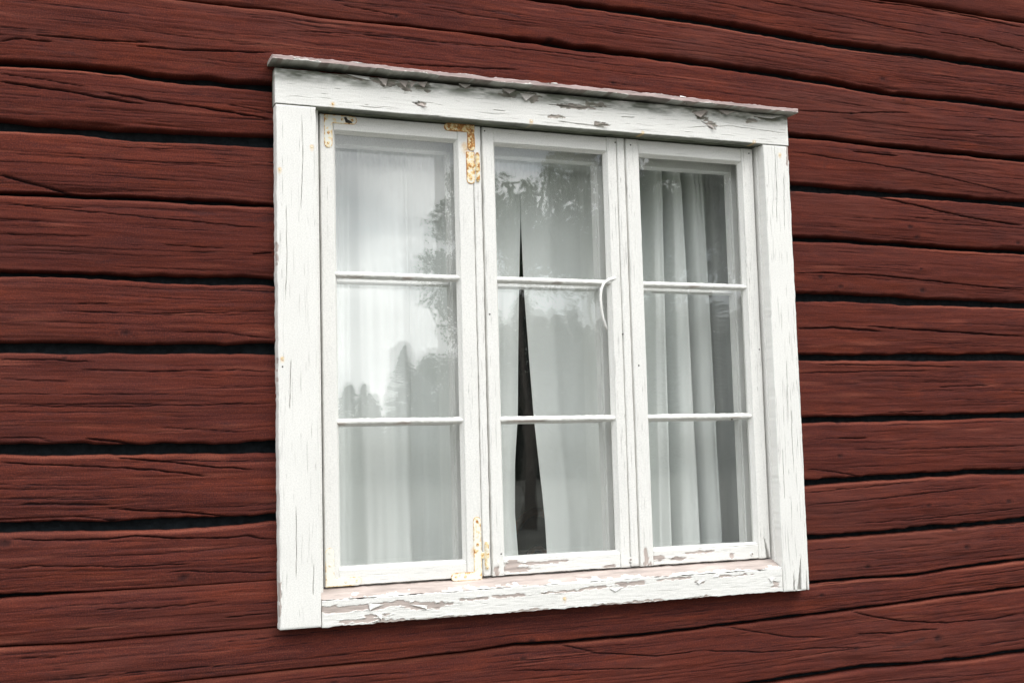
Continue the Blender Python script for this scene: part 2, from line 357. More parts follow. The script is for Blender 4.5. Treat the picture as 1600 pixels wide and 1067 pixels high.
KNOTS = [(8,848,6),(286,902,5),(1282,433,4),(1442,454,5),(1512,855,5),(1358,885,4),(1466,997,6),(1339,1013,4),(196,520,4),(174,812,4),(1432,371,4),(1380,123,4),(860,62,5),(1330,178,3),(1420,355,4),(1590,380,4),(620,25,3),(1310,660,3),(1450,790,3),(100,560,3)]
WC = []
for pts, wd in CRACKS:
    q = [at(a, b, WY) for a, b in pts]; WC.append(([p[0] for p in q], [p[1] for p in q], wd * .00165))
WK = [(*at(a, b, WY), r * .0016) for a, b, r in KNOTS]
rs = np.random.RandomState(4)
for _ in range(70): WK.append((rs.uniform(XA, XB), rs.uniform(-1, 2.4), rs.uniform(.003, .008)))
def seam_fn(pts):
    q = [(at(x, a - (.6 if x > 800 else -.4), WY), at(x, b + (1.0 if x > 800 else -.8), WY)) for x, a, b in pts]
    xs = np.array([(p[0][0] + p[1][0]) / 2 for p in q]); up = np.array([p[0][1] for p in q]); lo = np.array([p[1][1] for p in q])
    def f(x, which):
        v = up if which == 0 else lo
        r = np.interp(x, xs, v)
        sa = (v[-1] - v[0]) / (xs[-1] - xs[0])
        return r + np.where(x < xs[0], (x - xs[0]) * sa, 0) + np.where(x > xs[-1], (x - xs[-1]) * sa, 0)
    return f
SF = [seam_fn(s) for s in SEAMS]
# courses above and below the picture
def off_fn(base, dz, ph): return lambda x, wh: base(x, wh) * 0 + base(x, 1) + dz + (.008 if wh == 0 else 0) + .004 * np.sin(x * 1.3 + ph)
top_fns = [off_fn(SF[0], .155 + .18 * k, k) for k in range(5)][::-1]
bot_fns = [off_fn(SF[-1], -.17 - .19 * k, k + 9) for k in range(4)]
ALL = top_fns + SF + bot_fns
wall = bpy.data.objects.new('log_wall', None); C.objects.link(wall); wall.location = (.7, WY, -1.2)
wall['kind'] = 'thing'; props(wall, 'old hewn log wall painted dark red, cracked, with dark seams between its logs', 'wall')
def make_log(i, ftop, fbot, xa, xb, fine, seed):
    dc = .007 if fine else .03; dr = .0019 if fine else .006
    X = np.linspace(xa, xb, int((xb - xa) / dc) + 1); nc = len(X)
    gt = np.clip((ftop(X, 0) - ftop(X, 1)) / .013, .18, 1); gb = np.clip((fbot(X, 0) - fbot(X, 1)) / .013, .18, 1)
    zt = ftop(X, 1) +  gt * (.0016 * vn(X / .05, 0 * X, seed) + .0011 * vn(X / .016, 0 * X, seed + 1))
    zb = fbot(X, 0) + gb * (.0026 * vn(X / .06, 0 * X + 3, seed) + .0016 * vn(X / .018, 0 * X, seed + 2))
    nr = int(np.mean(zt - zb) / dr)
    e = np.linspace(0, 1, nr); tt = e
    Z = zb[None] + (zt - zb)[None] * tt[:, None]; XX = np.broadcast_to(X[None], Z.shape)
    dt = zt[None] - Z; db = Z - zb[None]
    g = Z + .006 * vn(XX / .45, Z / .09, seed + 5) + .0025 * vn(XX / .12, Z / .03, seed + 6)
    KM = np.zeros_like(Z); BU = np.zeros_like(Z)
    for kx, kz, kr in WK:
        if kx < xa - .2 or kx > xb + .2 or kz < zb.min() - .03 or kz > zt.max() + .03: continue
        dx = (XX - kx); u = Z - kz; ex = np.exp(-((dx / (kr * 8)) ** 2 + (u / (kr * 2.2)) ** 2))
        g = g - u * ex * .8; q = np.exp(-((dx / (kr * 1.1)) ** 2 + (u / (kr * .75)) ** 2)); KM = np.maximum(KM, np.clip(q * 1.3, 0, .8)); BU += -.003 * ex + .0035 * q
    y = -.004 * vn(XX / .7, Z / .11, seed + 7) - .0016 * vn(XX / .2, g / .03, seed + 8) - .0009 * vn(XX / .13, g / .009, seed + 9) - .0006 * vn(XX / .08, g / .0045, seed + 10)
    y += BU + .004 * (2 * tt[:, None] - 1) ** 2 + (((seed * 37) % 7) - 3) * .0009
    # hewing: shallow axe facets
    y += .0018 * np.clip(vn(XX / .09 + Z * 9, Z / .07, seed + 11), 0, 1)
    rt = np.broadcast_to((gt * (.0075 + .0035 * vn(X / .3, 0 * X, seed + 3)))[None], Z.shape); rb = np.broadcast_to((gb * .006)[None], Z.shape)
    y += np.where(dt < rt, .011 * gt[None] * (1 - np.sqrt(np.clip(1 - (1 - dt / rt) ** 2, 0, 1))), 0) + np.where(db < rb, .009 * gb[None] * (1 - np.sqrt(np.clip(1 - (1 - db / rb) ** 2, 0, 1))), 0)
    H = np.zeros_like(Z); CM = np.zeros_like(Z)
    if fine:
        for k, (pu, pv, wd) in enumerate(WC): carve(X, Z, H, CM, pu, pv, wd, .009 if wd > .003 else .006, seed * 100 + k)
    r_ = np.random.RandomState(seed)
    for k in range(int((xb - xa) * (30 if fine else 5))):
        Ln = r_.uniform(.08, .75); x0 = r_.uniform(xa, xb); t0 = r_.uniform(.06, .94)
        us = np.linspace(x0, x0 + Ln, 7); z0 = np.interp(us, X, zb + (zt - zb) * t0)
        vv = z0 + .004 * vn(us / .2, us * 0, seed + k) + r_.uniform(-.012, .012) * (us - x0)
        carve(X, Z, H, CM, us, vv, r_.choice([.0006, .0009, .0012, .0018], p=[.40, .34, .19, .07]), .004, seed * 311 + k, blunt=.4)
    # ragged splinters pulled out near the lower lip
    rag = np.clip(vn(XX / .11, Z / .006, seed + 12) - .25, 0, 1) * np.clip(1 - db / .016, 0, 1) * np.clip(vn(XX / .5, 0 * Z, seed + 13) + .1, 0, 1)
    y = y + H + rag * .03
    wear = np.clip(1.2 - np.abs(dt - .004) / .005, 0, 1) * np.clip(.5 + .8 * vn(XX / .25, Z / .02, seed + 14), 0, 1)
    wear = np.maximum(wear, .8 * np.clip(vn(XX / .16, g / .006, seed + 15) - .62, 0, 1) * 2.2)
    P = np.stack([XX, WY + y, Z], -1)
    back0 = P[0].copy(); back0[:, 1] = .16; back1 = P[-1].copy(); back1[:, 1] = .16
    lip0 = P[0].copy(); lip0[:, 1] = WY + .05; lip1 = P[-1].copy(); lip1[:, 1] = WY + .05
    P = np.concatenate([back0[None], lip0[None], P, lip1[None], back1[None]]); nr += 4
    pad = lambda a, v=0: np.concatenate([np.full((2, nc), v), a, np.full((2, nc), v)])
    gx = np.concatenate([g[:1], g[:1], g, g[-1:], g[-1:]])
    G = np.stack([P[..., 0] + seed * 3.7, P[..., 1] * 0 + np.where(np.arange(nr)[:, None] < 2, .3, 0), gx], -1)
    idx = np.arange(nr * nc).reshape(nr, nc)
    F = np.stack([idx[:-1, :-1], idx[:-1, 1:], idx[1:, 1:], idx[1:, :-1]], -1).reshape(-1, 4)
    Fb = np.stack([idx[-1, :-1], idx[-1, 1:], idx[0, 1:], idx[0, :-1]], -1)
    caps = [idx[::-1, 0].copy(), idx[:, -1].copy()]
    me = mesh('log', P.reshape(-1, 3) - np.array(wall.location), [F, Fb] + caps,
              {'grain': G.reshape(-1, 3), 'crack': pad(CM).reshape(-1), 'knot': pad(KM).reshape(-1), 'wear': pad(wear).reshape(-1)})
    return link('log', me, M_RED, wall)
n_top = len(top_fns)
for i in range(len(ALL) - 1):
    k = i - n_top          # k = index of the seam above, in SEAMS
    fine = -1 <= k <= len(SF) - 1
    a, b = ALL[i], ALL[i + 1]
    if 2 <= k <= 9:
        make_log(i, a, b, XA, OX0, fine, 50 + i); make_log(i, a, b, OX1, XB, fine, 90 + i)
    else: make_log(i, a, b, XA, XB, fine, 50 + i)
cb = MB(); cy = .066
for x0, x1, z0, z1 in ((XA, OX0, -1.1, 2.5), (OX1, XB, -1.1, 2.5), (OX0, OX1, -1.1, OZ0 - .02), (OX0, OX1, OZ1 + .02, 2.5)):
    cb.box(x0 - .7, x1 - .7, cy - WY, cy - WY + .06, z0 + 1.2, z1 + 1.2, 0.0005)
cb.build('seam_caulking', M_CAULK, wall)

# ------------------------------------------------------------------ window boards
def board(mb, x0, x1, z0, z1, yf, yb, along, seed, ncr=20, crl=(.01, .06), crw=(.0005, .0011), loss=(), lossn=.45, cracks=(), grime=None, rust=(),
          rnd=.0018, wob=.0008, res=(.0026, .0011), slope=0., warp=None, sk_grime_shade=0., wedge=(), loss_grime_shade=0.):
    U0, U1, V0, V1 = (x0, x1, z0, z1) if along == 'x' else (z0, z1, x0, x1)
    U = np.linspace(U0, U1, max(4, int((U1 - U0) / res[0]) + 1)); Vl = np.linspace(V0, V1, max(4, int((V1 - V0) / res[1]) + 1))
    UU, VV = np.meshgrid(U, Vl); H = np.zeros_like(UU); M = np.zeros_like(UU)
    r_ = np.random.RandomState(seed)
    for k in range(ncr):
        l = r_.uniform(*crl); u0 = r_.uniform(U0, U1 - l * .5); v = r_.uniform(V0, V1)
        if ncr > 80 and along == 'z' and k % 4: v = V0 + (V1 - V0) * ((int(r_.uniform(0, 9)) * .618 + seed * .37) % 1) + .0014 * r_.randn()
        us = np.linspace(u0, u0 + l, 4); carve(U, VV, H, M, us, v + .001 * r_.randn(4).cumsum() * .5, r_.uniform(*crw), .0012, seed * 71 + k, minhw=.0009, blunt=.35)
    for k, (us, vs_, wd) in enumerate(cracks): carve(U, VV, H, M, us, vs_, wd, .0025, seed * 91 + k, minhw=.0009)
    XX, ZZ = (UU, VV) if along == 'x' else (VV, UU)
    # paint breaks away in angular flakes: jittered cells, each one lost or kept as a whole
    wu = UU + .003 * vn(UU / .006, VV / .004, seed + 21); wv = VV + .0012 * vn(UU / .008, VV / .004, seed + 22)
    def cells(su, sv, sd2):
        i0 = np.floor(wu / su); j0 = np.floor(wv / sv); d1 = np.full_like(UU, 9.); d2 = d1.copy(); cu = UU * 0; cv = UU * 0
        for di in (-1, 0, 1):
            for dj in (-1, 0, 1):
                i = i0 + di; j = j0 + dj; a_ = (i + .5 + .48 * vn(i * 1.37 + .5, j * 2.11 + .5, sd2)) * su; b_ = (j + .5 + .48 * vn(i * 1.91 + .5, j * 1.73 + .5, sd2 + 1)) * sv
                d = np.sqrt(((wu - a_) / su) ** 2 + ((wv - b_) / sv) ** 2); nw_ = d < d1
                d2 = np.where(nw_, d1, np.minimum(d2, d)); cu = np.where(nw_, a_, cu); cv = np.where(nw_, b_, cv); d1 = np.where(nw_, d, d1)
        return cu, cv, d2 - d1
    def field(u_, v_, am):
        x_, z_ = (u_, v_) if along == 'x' else (v_, u_); r = np.full_like(UU, -1.)
        for cx, cz, rx, rz in loss: r = np.maximum(r, 1 - np.sqrt(((x_ - cx) / rx) ** 2 + ((z_ - cz) / (rz * (1 if rz > .012 else .72))) ** 2))
        return r + am * (.6 * vn(u_ / .03, v_ / .008, seed + 1) + .5 * vn(u_ / .009, v_ / .004, seed + 2))
    if loss:
        cu, cv, ed = cells(.012, .0046, seed + 30); f1 = field(cu, cv, lossn)
        cu2, cv2, ed2 = cells(.005, .0024, seed + 40); f2 = field(cu2, cv2, lossn * .8) - .12
        f = np.maximum(f1, f2)
        ck = np.where((f1 < 0) & (f1 > -.42), np.clip(1 - ed / .10, 0, 1) * np.clip(1 + f1 * 2.2, 0, 1), 0)
        M = np.maximum(M, ck * .8); H = np.maximum(H, ck * .0012)
    else: f = np.full_like(UU, -1.); cu = UU; ed = UU * 0 + 1; f1 = f
    paint = np.where(f > 0, 0., 1.)
    y = -.0011 * paint - paint * np.where((f1 > -.35), (.0022 + .0022 * vn(cu / .004, cu * 0, seed + 50)) * np.clip(1 + f1 / .35, 0, 1) * np.clip((VV - cv) / .004 + .3, 0, 1.4), 0) if loss else -.0011 * paint
    for uA, vA, uB, vB, wB in wedge:      # split: a point at A opening to width wB at B
        t = (UU - uA) / (uB - uA); vc = vA + (vB - vA) * t + .0008 * vn(UU / .006, UU * 0, seed + 60); hw = wB / 2 * np.clip(t, 0, 1) ** 1.2
        d = np.where((t > 0) & (t < 1), np.clip((hw - np.abs(VV - vc)) / .0012 + .5, 0, 1), 0); M = np.maximum(M, d * (hw > .0003)); H = np.maximum(H, d * .006)
    y = y + H + .0002 * vn(UU / .02, VV / .003, seed + 4) + .0005 * vn(UU / .12, VV / .05, seed + 5)
    dU = np.minimum(UU - U0, U1 - UU); dV = np.minimum(VV - V0, V1 - VV); de = np.minimum(dU, dV)
    y += np.where(de < rnd, rnd * .8 * (1 - np.sqrt(np.clip(1 - (1 - de / rnd) ** 2, 0, 1))), 0)
    if slope: y = y + slope * (ZZ - z0)
    ew = np.clip(1 - dV / .004, 0, 1); sg = np.sign(VV - (V0 + V1) / 2)
    VV2 = VV - sg * ew * wob * (1 + vn(UU / .03, sg, seed + 6) + .8 * vn(UU / .008, sg, seed + 7))
    X, Z = (UU, VV2) if along == 'x' else (VV2, UU)
    gm = grime(XX, ZZ) if grime else np.zeros_like(UU)
    gm = np.maximum(gm, loss_grime_shade * (1 - paint) * np.clip(.7 + .5 * vn(UU / .01, VV / .004, seed + 70), 0, 1)); ru = np.zeros_like(UU)  # lost flakes darkened: dirty bare wood plus painted flake shadow
    for cx, cz, rr in rust:
        ru = np.maximum(ru, np.clip(1.15 - np.sqrt((XX - cx) ** 2 + ((ZZ - cz + np.where(ZZ < cz, rr * .6, 0) * 0) / np.where(ZZ < cz, 1.8, 1)) ** 2) / rr, 0, .9))
    P = np.stack([X, yf + y, Z], -1); nr, nc = UU.shape
    G = np.stack([UU + seed * 1.3, yf + 0 * UU, VV], -1)
    idx = np.arange(nr * nc).reshape(nr, nc)
    F = np.stack([idx[:-1, :-1], idx[:-1, 1:], idx[1:, 1:], idx[1:, :-1]], -1).reshape(-1, 4)
    loop = np.concatenate([idx[0, :-1], idx[:-1, -1], idx[-1, :0:-1], idx[:0:-1, 0]]); n = len(loop)
    flat = P.reshape(-1, 3); sk = flat[loop].copy(); sk[:, 1] = yb
    base = nr * nc; j = np.arange(n); Fs = np.stack([loop, loop[(j + 1) % n], base + (j + 1) % n, base + j], -1)
    V = np.concatenate([flat, sk])
    if warp: V = warp(V)
    cat = lambda a: np.concatenate([a.reshape(-1), a.reshape(-1)[loop]])
    g2 = G.reshape(-1, 3)[loop].copy(); g2[:, 1] += .03
    # the skirt quads keep their own shading through separate verts
    mb.add(V, [F, Fs, (base + j)], {'paint': np.concatenate([paint.reshape(-1), np.ones(n)]), 'crack': cat(M) * np.concatenate([np.ones(base), np.zeros(n)]), 'grime': np.concatenate([gm.reshape(-1), np.maximum(sk_grime_shade, gm.reshape(-1)[loop])]), 'rust': cat(ru)}, np.concatenate([G.reshape(-1, 3), g2]))

win = bpy.data.objects.new('window', None); C.objects.link(win); win.location = (0, 0, 0)
win['kind'] = 'thing'; props(win, 'white three-sash window of nine panes, paint peeling, set in the red log wall', 'window')
NAILS = [(437,265),(487,230),(520,163),(830,190),(1004,208),(1178,222),(882,935),(1218,242),(441,560)]
nw = [at(a, b, 0) for a, b in NAILS]
rustspots = [(x, z, .006) for x, z in nw]
def fin(mb, name, m_, parent, label=None):
    o = mb.build(name, m_, parent, True)
    if label: o['label'] = label
    # keep board edges crisp
    me = o.data
    try: me.set_sharp_from_angle(angle=math.radians(50))
    except Exception: pass
    return o
A_ = lambda *p: [at(a, b, 0) for a, b in p]
def ell(px, py, rx, rz, Y=0): x, z = at(px, py, Y); return (x, z, rx, rz)
# left casing
mb = MB()
def tr(pts, Y=0, w_=.0014):  # measured crack on a vertical board -> (u=z, v=x)
    q = [at(a, b, Y) for a, b in pts]; return ([p[1] for p in q], [p[0] for p in q], w_)
board(mb, .0, .0945, .004, 1.1955, 0, WY + .004, 'z', 11, 90, (.006, .09), (.0003, .0009), rust=rustspots, loss=[ell(432, 580, .003, .03), ell(432, 400, .002, .03), ell(437,940,.002,.04)], lossn=.5,
      cracks=[tr([(462,790),(463,850),(462,905)]), tr([(471,180),(473,240),(470,330)], w_=.0012), tr([(490,880),(489,930)]), tr([(455,560),(452,640)]), tr([(447,320),(448,400),(446,470)])])
fin(mb, 'side_casing', M_WHITE, win, 'left side casing board, white with fine cracks')
# right casing with the split at its foot
mb = MB()
board(mb, 1.3205, 1.402, .001, 1.1955, 0, WY + .004, 'z', 12, 120, (.006, .09), (.0004, .0011), rust=rustspots, lossn=.5, wedge=[(*at(1251,868,0)[::-1], *at(1249,921,0)[::-1], .013), (*at(1240,890,0)[::-1], *at(1241,922,0)[::-1], .004), (*at(1259,890,0)[::-1], *at(1261,922,0)[::-1], .004)],
      loss=[ell(1230, 245, .004, .03), ell(1240,330,.003,.02), ell(1262,800,.003,.03), ell(1260,700,.003,.03)],
      cracks=[tr([(1242,905),(1240,921)], w_=.003), tr([(1211,240),(1214,300),(1213,350)]), tr([(1224,270),(1226,360)]), tr([(1228,560),(1231,660)]), tr([(1236,640),(1240,740)]), tr([(1222,700),(1226,780)])])
fin(mb, 'side_casing', M_WHITE, win, 'right side casing board, split at its foot')
# head casing
mb = MB()
def head_grime_shade(X, Z): 
    return np.clip((Z - 1.247) / .020, 0, 1) * np.clip(.62 + .6 * vn(X / .05, Z / .01, 3) + .3 * vn(X / .012, Z / .004, 8), 0, .9) + .75 * np.clip((1.1995 - Z) / .003, 0, 1)  # darker up under the cap: dirt plus its painted overhang shade
hl = [ell(a, b, rx * 1.15, rz * 1.45) for a, b, rx, rz in ((600,127,.020,.013),(632,134,.012,.009),(660,134,.014,.009),(725,134,.022,.008),(795,146,.022,.009),(832,152,.014,.010),(930,164,.03,.006),(655,163,.012,.004),(560,118,.06,.006),
      (1096,178,.018,.010),(1130,174,.02,.008),(1112,196,.012,.006),(1200,186,.03,.005),(470,104,.05,.006),(940,195,.02,.005),(870,183,.02,.003),(1175,190,.02,.005),(900,167,.05,.005))]
board(mb, -.001, 1.4035, 1.1965, 1.2815, 0, WY + .004, 'x', 13, 120, (.01, .07), (.0005, .0012), loss=hl, lossn=.62, sk_grime_shade=1., loss_grime_shade=.8, grime=head_grime_shade, rust=rustspots,  # bottom edge and lost flakes carry painted shade along with dirt
      cracks=[([at(a, b, 0)[0] for a, b in q], [at(a, b, 0)[1] for a, b in q], w_) for q, w_ in (([(643,160),(655,164),(665,167)],.004),([(855,163),(900,168),(957,168)],.002),([(1070,200),(1140,197),(1228,209)],.0012),([(870,190),(925,196),(955,196)],.002),([(560,166),(600,170)],.0012),([(640,180),(690,182)],.0012),([(770,172),(790,174)],.0015),([(970,183),(992,184)],.0018),([(1095,190),(1118,202)],.004))])
fin(mb, 'head_casing', M_WHITE, win, 'head casing board with paint flaking off its upper edge')
# apron and sloping sill
mb = MB()
al = [ell(a, b, rx, rz) for a, b, rx, rz in ((520,952,.05,.010),(575,950,.05,.006),(660,946,.07,.010),(600,944,.05,.007),(590,962,.022,.004),(740,935,.04,.004),(800,930,.05,.004),(870,925,.05,.003),(930,918,.05,.003),(980,912,.04,.006),(1092,909,.018,.004),(1060,903,.05,.003),(1150,899,.05,.003),(1212,912,.008,.012),(560,970,.05,.006),(620,970,.05,.004),(700,964,.06,.004),(820,954,.05,.0035),(950,944,.05,.003),(1020,938,.05,.003),(1100,932,.05,.003))]
board(mb, .0955, 1.3195, .001, .0625, .0005, WY + .004, 'x', 14, 60, (.01, .05), (.0005, .001), loss=al, lossn=.6, rust=rustspots, wob=.0016)
fin(mb, 'apron_board', M_WHITE, win, 'apron board under the sashes, paint peeling in long ragged strips')
mb = MB()
sx = [(x, .0790, .12, .0125) for x in np.linspace(.12, 1.3, 15)] + [(x, .066, .05, .006) for x in (.13, .2, .33, .62, .95, 1.25)]
board(mb, .0955, 1.3195, .0615, .0835, 0.001, .07, 'x', 15, 20, (.01, .05), (.0005, .001), loss=sx, lossn=.55, slope=2.0, rnd=.001)
fin(mb, 'sill', M_WHITE, win, 'sloping sill worn to bare pinkish wood')
# drip cap
def dwarp(V):
    V = V.copy(); V[:, 2] += -.0085 * (V[:, 0] + .013) / 1.43 + .0008 * np.sin(V[:, 0] * 9) ; return V
mb = MB()
board(mb, -.0135, 1.4175, 1.2900, 1.3035, -.034, WY + .01, 'x', 16, 30, (.01, .04), (.0005, .001), loss=[(x, 1.2985 + .003 * math.sin(i * 2.1), .09, .0105) for i, x in enumerate(np.linspace(0, 1.4, 17))], lossn=.7, sk_grime_shade=1., grime=lambda X, Z: np.clip((1.2920 - Z) / .0010, 0, 1) * .5, warp=dwarp, wob=.0014, rnd=.003)  # cap underside darkened: grime with its shade painted in
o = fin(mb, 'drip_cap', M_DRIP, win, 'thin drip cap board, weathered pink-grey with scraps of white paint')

# frame behind the sashes
mb = MB()
mb.box(.058, .1060, .0305, .17, .03, 1.235); mb.box(1.3185, 1.356, .0305, .17, .03, 1.235)
mb.box(.1061, 1.3185, .031, .17, 1.1955, 1.2345, grime=1.); mb.box(.1061, 1.3185, .0715, .17, .03, .1)  # head soffit darkened: grime with its shade painted in
mb.box(.500, .5385, .072, .165, .1, 1.1955); mb.box(.9, .9455, .072, .165, .1, 1.1955)
mb.build('frame', M_WHITE, win)

mb = MB()
for a_, b_ in ((.1062, .1185), (.5150, .5265), (.9165, .9325), (1.3095, 1.3183)): mb.box(a_, b_, .058, .0712, .0865, 1.1952, .0003)
mb.build('gap_shade_strip', M_HOLE, win)  # dark strips set into the sash gaps to paint their shade
GY = .0545   # outer glass
SASH = [('left', .1125, .5135, .145, .457), ('middle', .5225, .9185, .5525, .868), ('right', .9235, 1.3125, .9615, 1.2765)]
BARS = (.8105, .4625)
Z0, Z1, GZ0, GZ1 = .0865, 1.1925, .1235, 1.1555
def Lsh(pts): return pts
def iron(mb_, outline, y0, y1, rust, hole=()):
    """flat plate from an outline in (x, z), subdivided so rust can vary"""
    n = len(outline); P = np.array(outline); c_ = np.roll(P, -1, 0) - P; ln = np.linalg.norm(c_, axis=1)[:, None] + 1e-9; c_ = c_ / ln
    area = .5 * np.sum(P[:, 0] * np.roll(P[:, 1], -1) - np.roll(P[:, 0], -1) * P[:, 1]); nn = np.stack([-c_[:, 1], c_[:, 0]], 1) * (1 if area > 0 else -1)
    av = nn + np.roll(nn, 1, 0); av /= np.linalg.norm(av, axis=1)[:, None] ** 2 / 2 + 1e-9; inn = P + av * .0026
    V = [(x, y0 + .0004, z) for x, z in P] + [(x, y0, z) for x, z in inn] + [(x, y1, z) for x, z in P]
    F = [list(range(n, 2 * n))] + [[i, (i + 1) % n, n + (i + 1) % n, n + i] for i in range(n)] + [[i, 2 * n + i, 2 * n + (i + 1) % n, (i + 1) % n] for i in range(n)]
    mb_.add(V, F, {'rust': np.concatenate([np.full(n, min(1, rust + .42)), np.full(n, rust - .05), np.full(n, min(1, rust + .45))])})
def disc(mb_, x, z, r, y0, y1, rust=0., crack=0., n=10):
    V = [(x + r * math.cos(a), y1, z + r * math.sin(a)) for a in np.arange(n) * 2 * math.pi / n] + [(x + r * .75 * math.cos(a), y0, z + r * .75 * math.sin(a)) for a in np.arange(n) * 2 * math.pi / n]
    mb_.add(V, [list(range(n)), list(range(n, 2 * n))[::-1]] + [[i, (i + 1) % n, n + (i + 1) % n, n + i] for i in range(n)], {'rust': np.full(2 * n, rust), 'crack': np.full(2 * n, crack)})
def Lbracket(corner, sx, sz, la, lb, wd, rust, seed, y=.0375):
    """L iron: arm la along x, lb along z, from the corner point, rounded ends"""
    cx, cz = corner; out = []
    def P(a, b): out.append((cx + sx * a, cz + sz * b))
    P(0, 0)
    for k in range(7):
        t = -math.pi / 2 + k * math.pi / 6; P(la - wd / 2 + wd / 2 * math.cos(t), wd / 2 + wd / 2 * math.sin(t))
    P(wd, wd)
    for k in range(7):
        t = k * math.pi / 6; P(wd / 2 + wd / 2 * math.cos(t), lb - wd / 2 + wd / 2 * math.sin(t))
    mb_ = MB(); iron(mb_, out, y, .0408, rust)
    for a, b in ((la - wd * .6, wd / 2), (la * .55, wd / 2), (wd / 2, lb - wd * .6), (wd / 2, lb * .55)):
        disc(mb_, cx + sx * a, cz + sz * b, wd * .2, y - .0009, y + .0005, min(1, rust + .35))
    return mb_

sash_objs = []
for si, (nm, x0, x1, gx0, gx1) in enumerate(SASH):
    mb = MB(); yf = .0405; yb = .071; s = 30 + si * 10
    bl = {0: [], 1: [ell(800,885,.020,.014,.04), ell(815,889,.03,.006,.04), ell(840,880,.05,.004,.04), ell(955,884,.016,.004,.04), ell(870,877,.04,.004,.04)],
          2: [ell(1030,872,.03,.007,.04), ell(1060,872,.03,.005,.04), ell(1143,868,.004,.012,.04), ell(1100,862,.04,.004,.04)]}[si]
    sl_ = {0: [], 1: [ell(776,892,.005,.014,.04)], 2: [ell(1010,870,.006,.02,.04), ell(1012,880,.012,.006,.04)]}[si]
    rl = [(gx0 - .02, 1.12, .03)] if si == 0 else []
    rsp = [(gx1 + .02, 1.14, .012), (gx1 + .02, .15, .010)] if si == 0 else []
    nc_ = (6, 16, 24)[si]
    board(mb, x0, gx0, Z0, Z1, yf, yb, 'z', s + 1, nc_, (.01, .08), (.0004, .0009), loss=sl_, lossn=.5, res=(.004, .0014), wob=.0004)
    xr = {0: gx1 + .0395, 1: .8955, 2: 1.3125}[si]
    crk = []; wdg = [(*at(1193,836,.04)[::-1], *at(1201,873,.04)[::-1], .012)] if si == 2 else ([(*at(990,868,.04)[::-1], *at(984,880,.04)[::-1], .008)] if si == 1 else [])
    board(mb, gx1, xr, Z0, Z1, yf, yb, 'z', s + 2, nc_ * 2, (.01, .08), (.0004, .0011), loss=sl_, lossn=.5, res=(.004, .0014), wob=.0005, cracks=crk, rust=rsp, wedge=wdg)
    if xr < x1:   # cover strip over the meeting stiles
        board(mb, xr + .0012, x1 + .004 if si == 0 else x1, Z0 + .002, Z1, yf - .0015, yb, 'z', s + 3, 16, (.01, .1), (.0004, .001), res=(.004, .0014), wob=.0006)
    if si == 0: pass
    board(mb, gx0 + .0005, gx1 - .0005, GZ1, Z1, yf + .0008, yb, 'x', s + 4, 5, (.01, .05), (.0004, .0008), res=(.004, .0014), wob=.0004)
    board(mb, gx0 + .0005, gx1 - .0005, Z0, GZ0, yf + .0008, yb, 'x', s + 5, 8, (.01, .05), (.0004, .0008), loss=bl, lossn=.55, res=(.003, .0012), wob=.0008)
    # putty bevels round the glass
    pw = .0065
    mb.prism([(yf + .003, 0), (GY - .001, 0), (GY - .001, pw)], gx0, gx1, 'x') if False else None
    for (a, sgn) in ((gx0, 1), (gx1, -1)):
        mb.prism([(a - sgn * .0002, yf + .003), (a + sgn * .001, yf + .003), (a + sgn * pw, GY - .0008), (a - sgn * .0002, GY - .0008)], GZ0, GZ1, 'z')
    for (a, sgn) in ((GZ0, 1), (GZ1, -1)):
        mb.prism([(yf + .003, a - sgn * .0002), (yf + .003, a + sgn * .001), (GY - .0008, a + sgn * pw), (GY - .0008, a - sgn * .0002)], gx0 + .0001, gx1 - .0001, 'x')
    so_ = fin(mb, 'sash', M_WHITE, win, '%s sash, %s' % (nm, ['with rusty corner irons and two hinges', 'paint peeling from its bottom rail', 'bottom rail peeling, split at its lower right corner'][si]))
    sash_objs.append(so_)
    for bi, bz in enumerate(BARS):
        mb = MB(); U = np.linspace(gx0 - .001, gx1 + .001, 120); sd_ = s + bi
        prof = [(GY - .0005, -.0085), (.0475, -.0050), (.0428, -.0030), (.0420, 0), (.0428, .0030), (.0475, .0052), (GY - .0005, .0085), (GY + .014, .007), (GY + .014, -.007)]
        V = []
        for u in U:
            w1 = .0006 * float(vn(u / .02, 0, sd_)); w2 = .0005 * float(vn(u / .01, 3, sd_))
            for q, (a, b) in enumerate(prof): V.append((u, a + (w1 if q in (2, 3, 4) else 0), bz + b + w2 + .0006 * float(vn(u / .006, q, sd_ + 5))))
        n = len(prof); F = [[i * n + q, i * n + (q + 1) % n, (i + 1) * n + (q + 1) % n, (i + 1) * n + q] for i in range(len(U) - 1) for q in range(n)]
        F += [list(range(n)), list(range((len(U) - 1) * n, len(U) * n))[::-1]]
        Va = np.array(V); pt = np.clip(1.2 - 2.2 * np.clip(vn(Va[:, 0] / .04, Va[:, 2] / .003, sd_ + 2) - .15, 0, 1) * (np.tile([0, 1, 1, 0, 0, 0, 0, 0, 0], len(U))), 0, 1)
        mb.add(V, F, {'paint': pt}, np.stack([Va[:, 0], Va[:, 1], Va[:, 2]], -1)); mb.build('glazing_bar', M_WHITE, so_, False)
    zs = [GZ0, BARS[1], BARS[0], GZ1]
    for pi_ in range(3):
        mb = MB(); mb.box(gx0 - .003, gx1 + .003, GY, GY + .002, zs[pi_] - .003 * (pi_ == 0) + .0015 * (pi_ > 0), zs[pi_ + 1] + .003 * (pi_ == 2) - .0015 * (pi_ < 2), .0001)
        mb.build('pane', M_GLASS, so_)
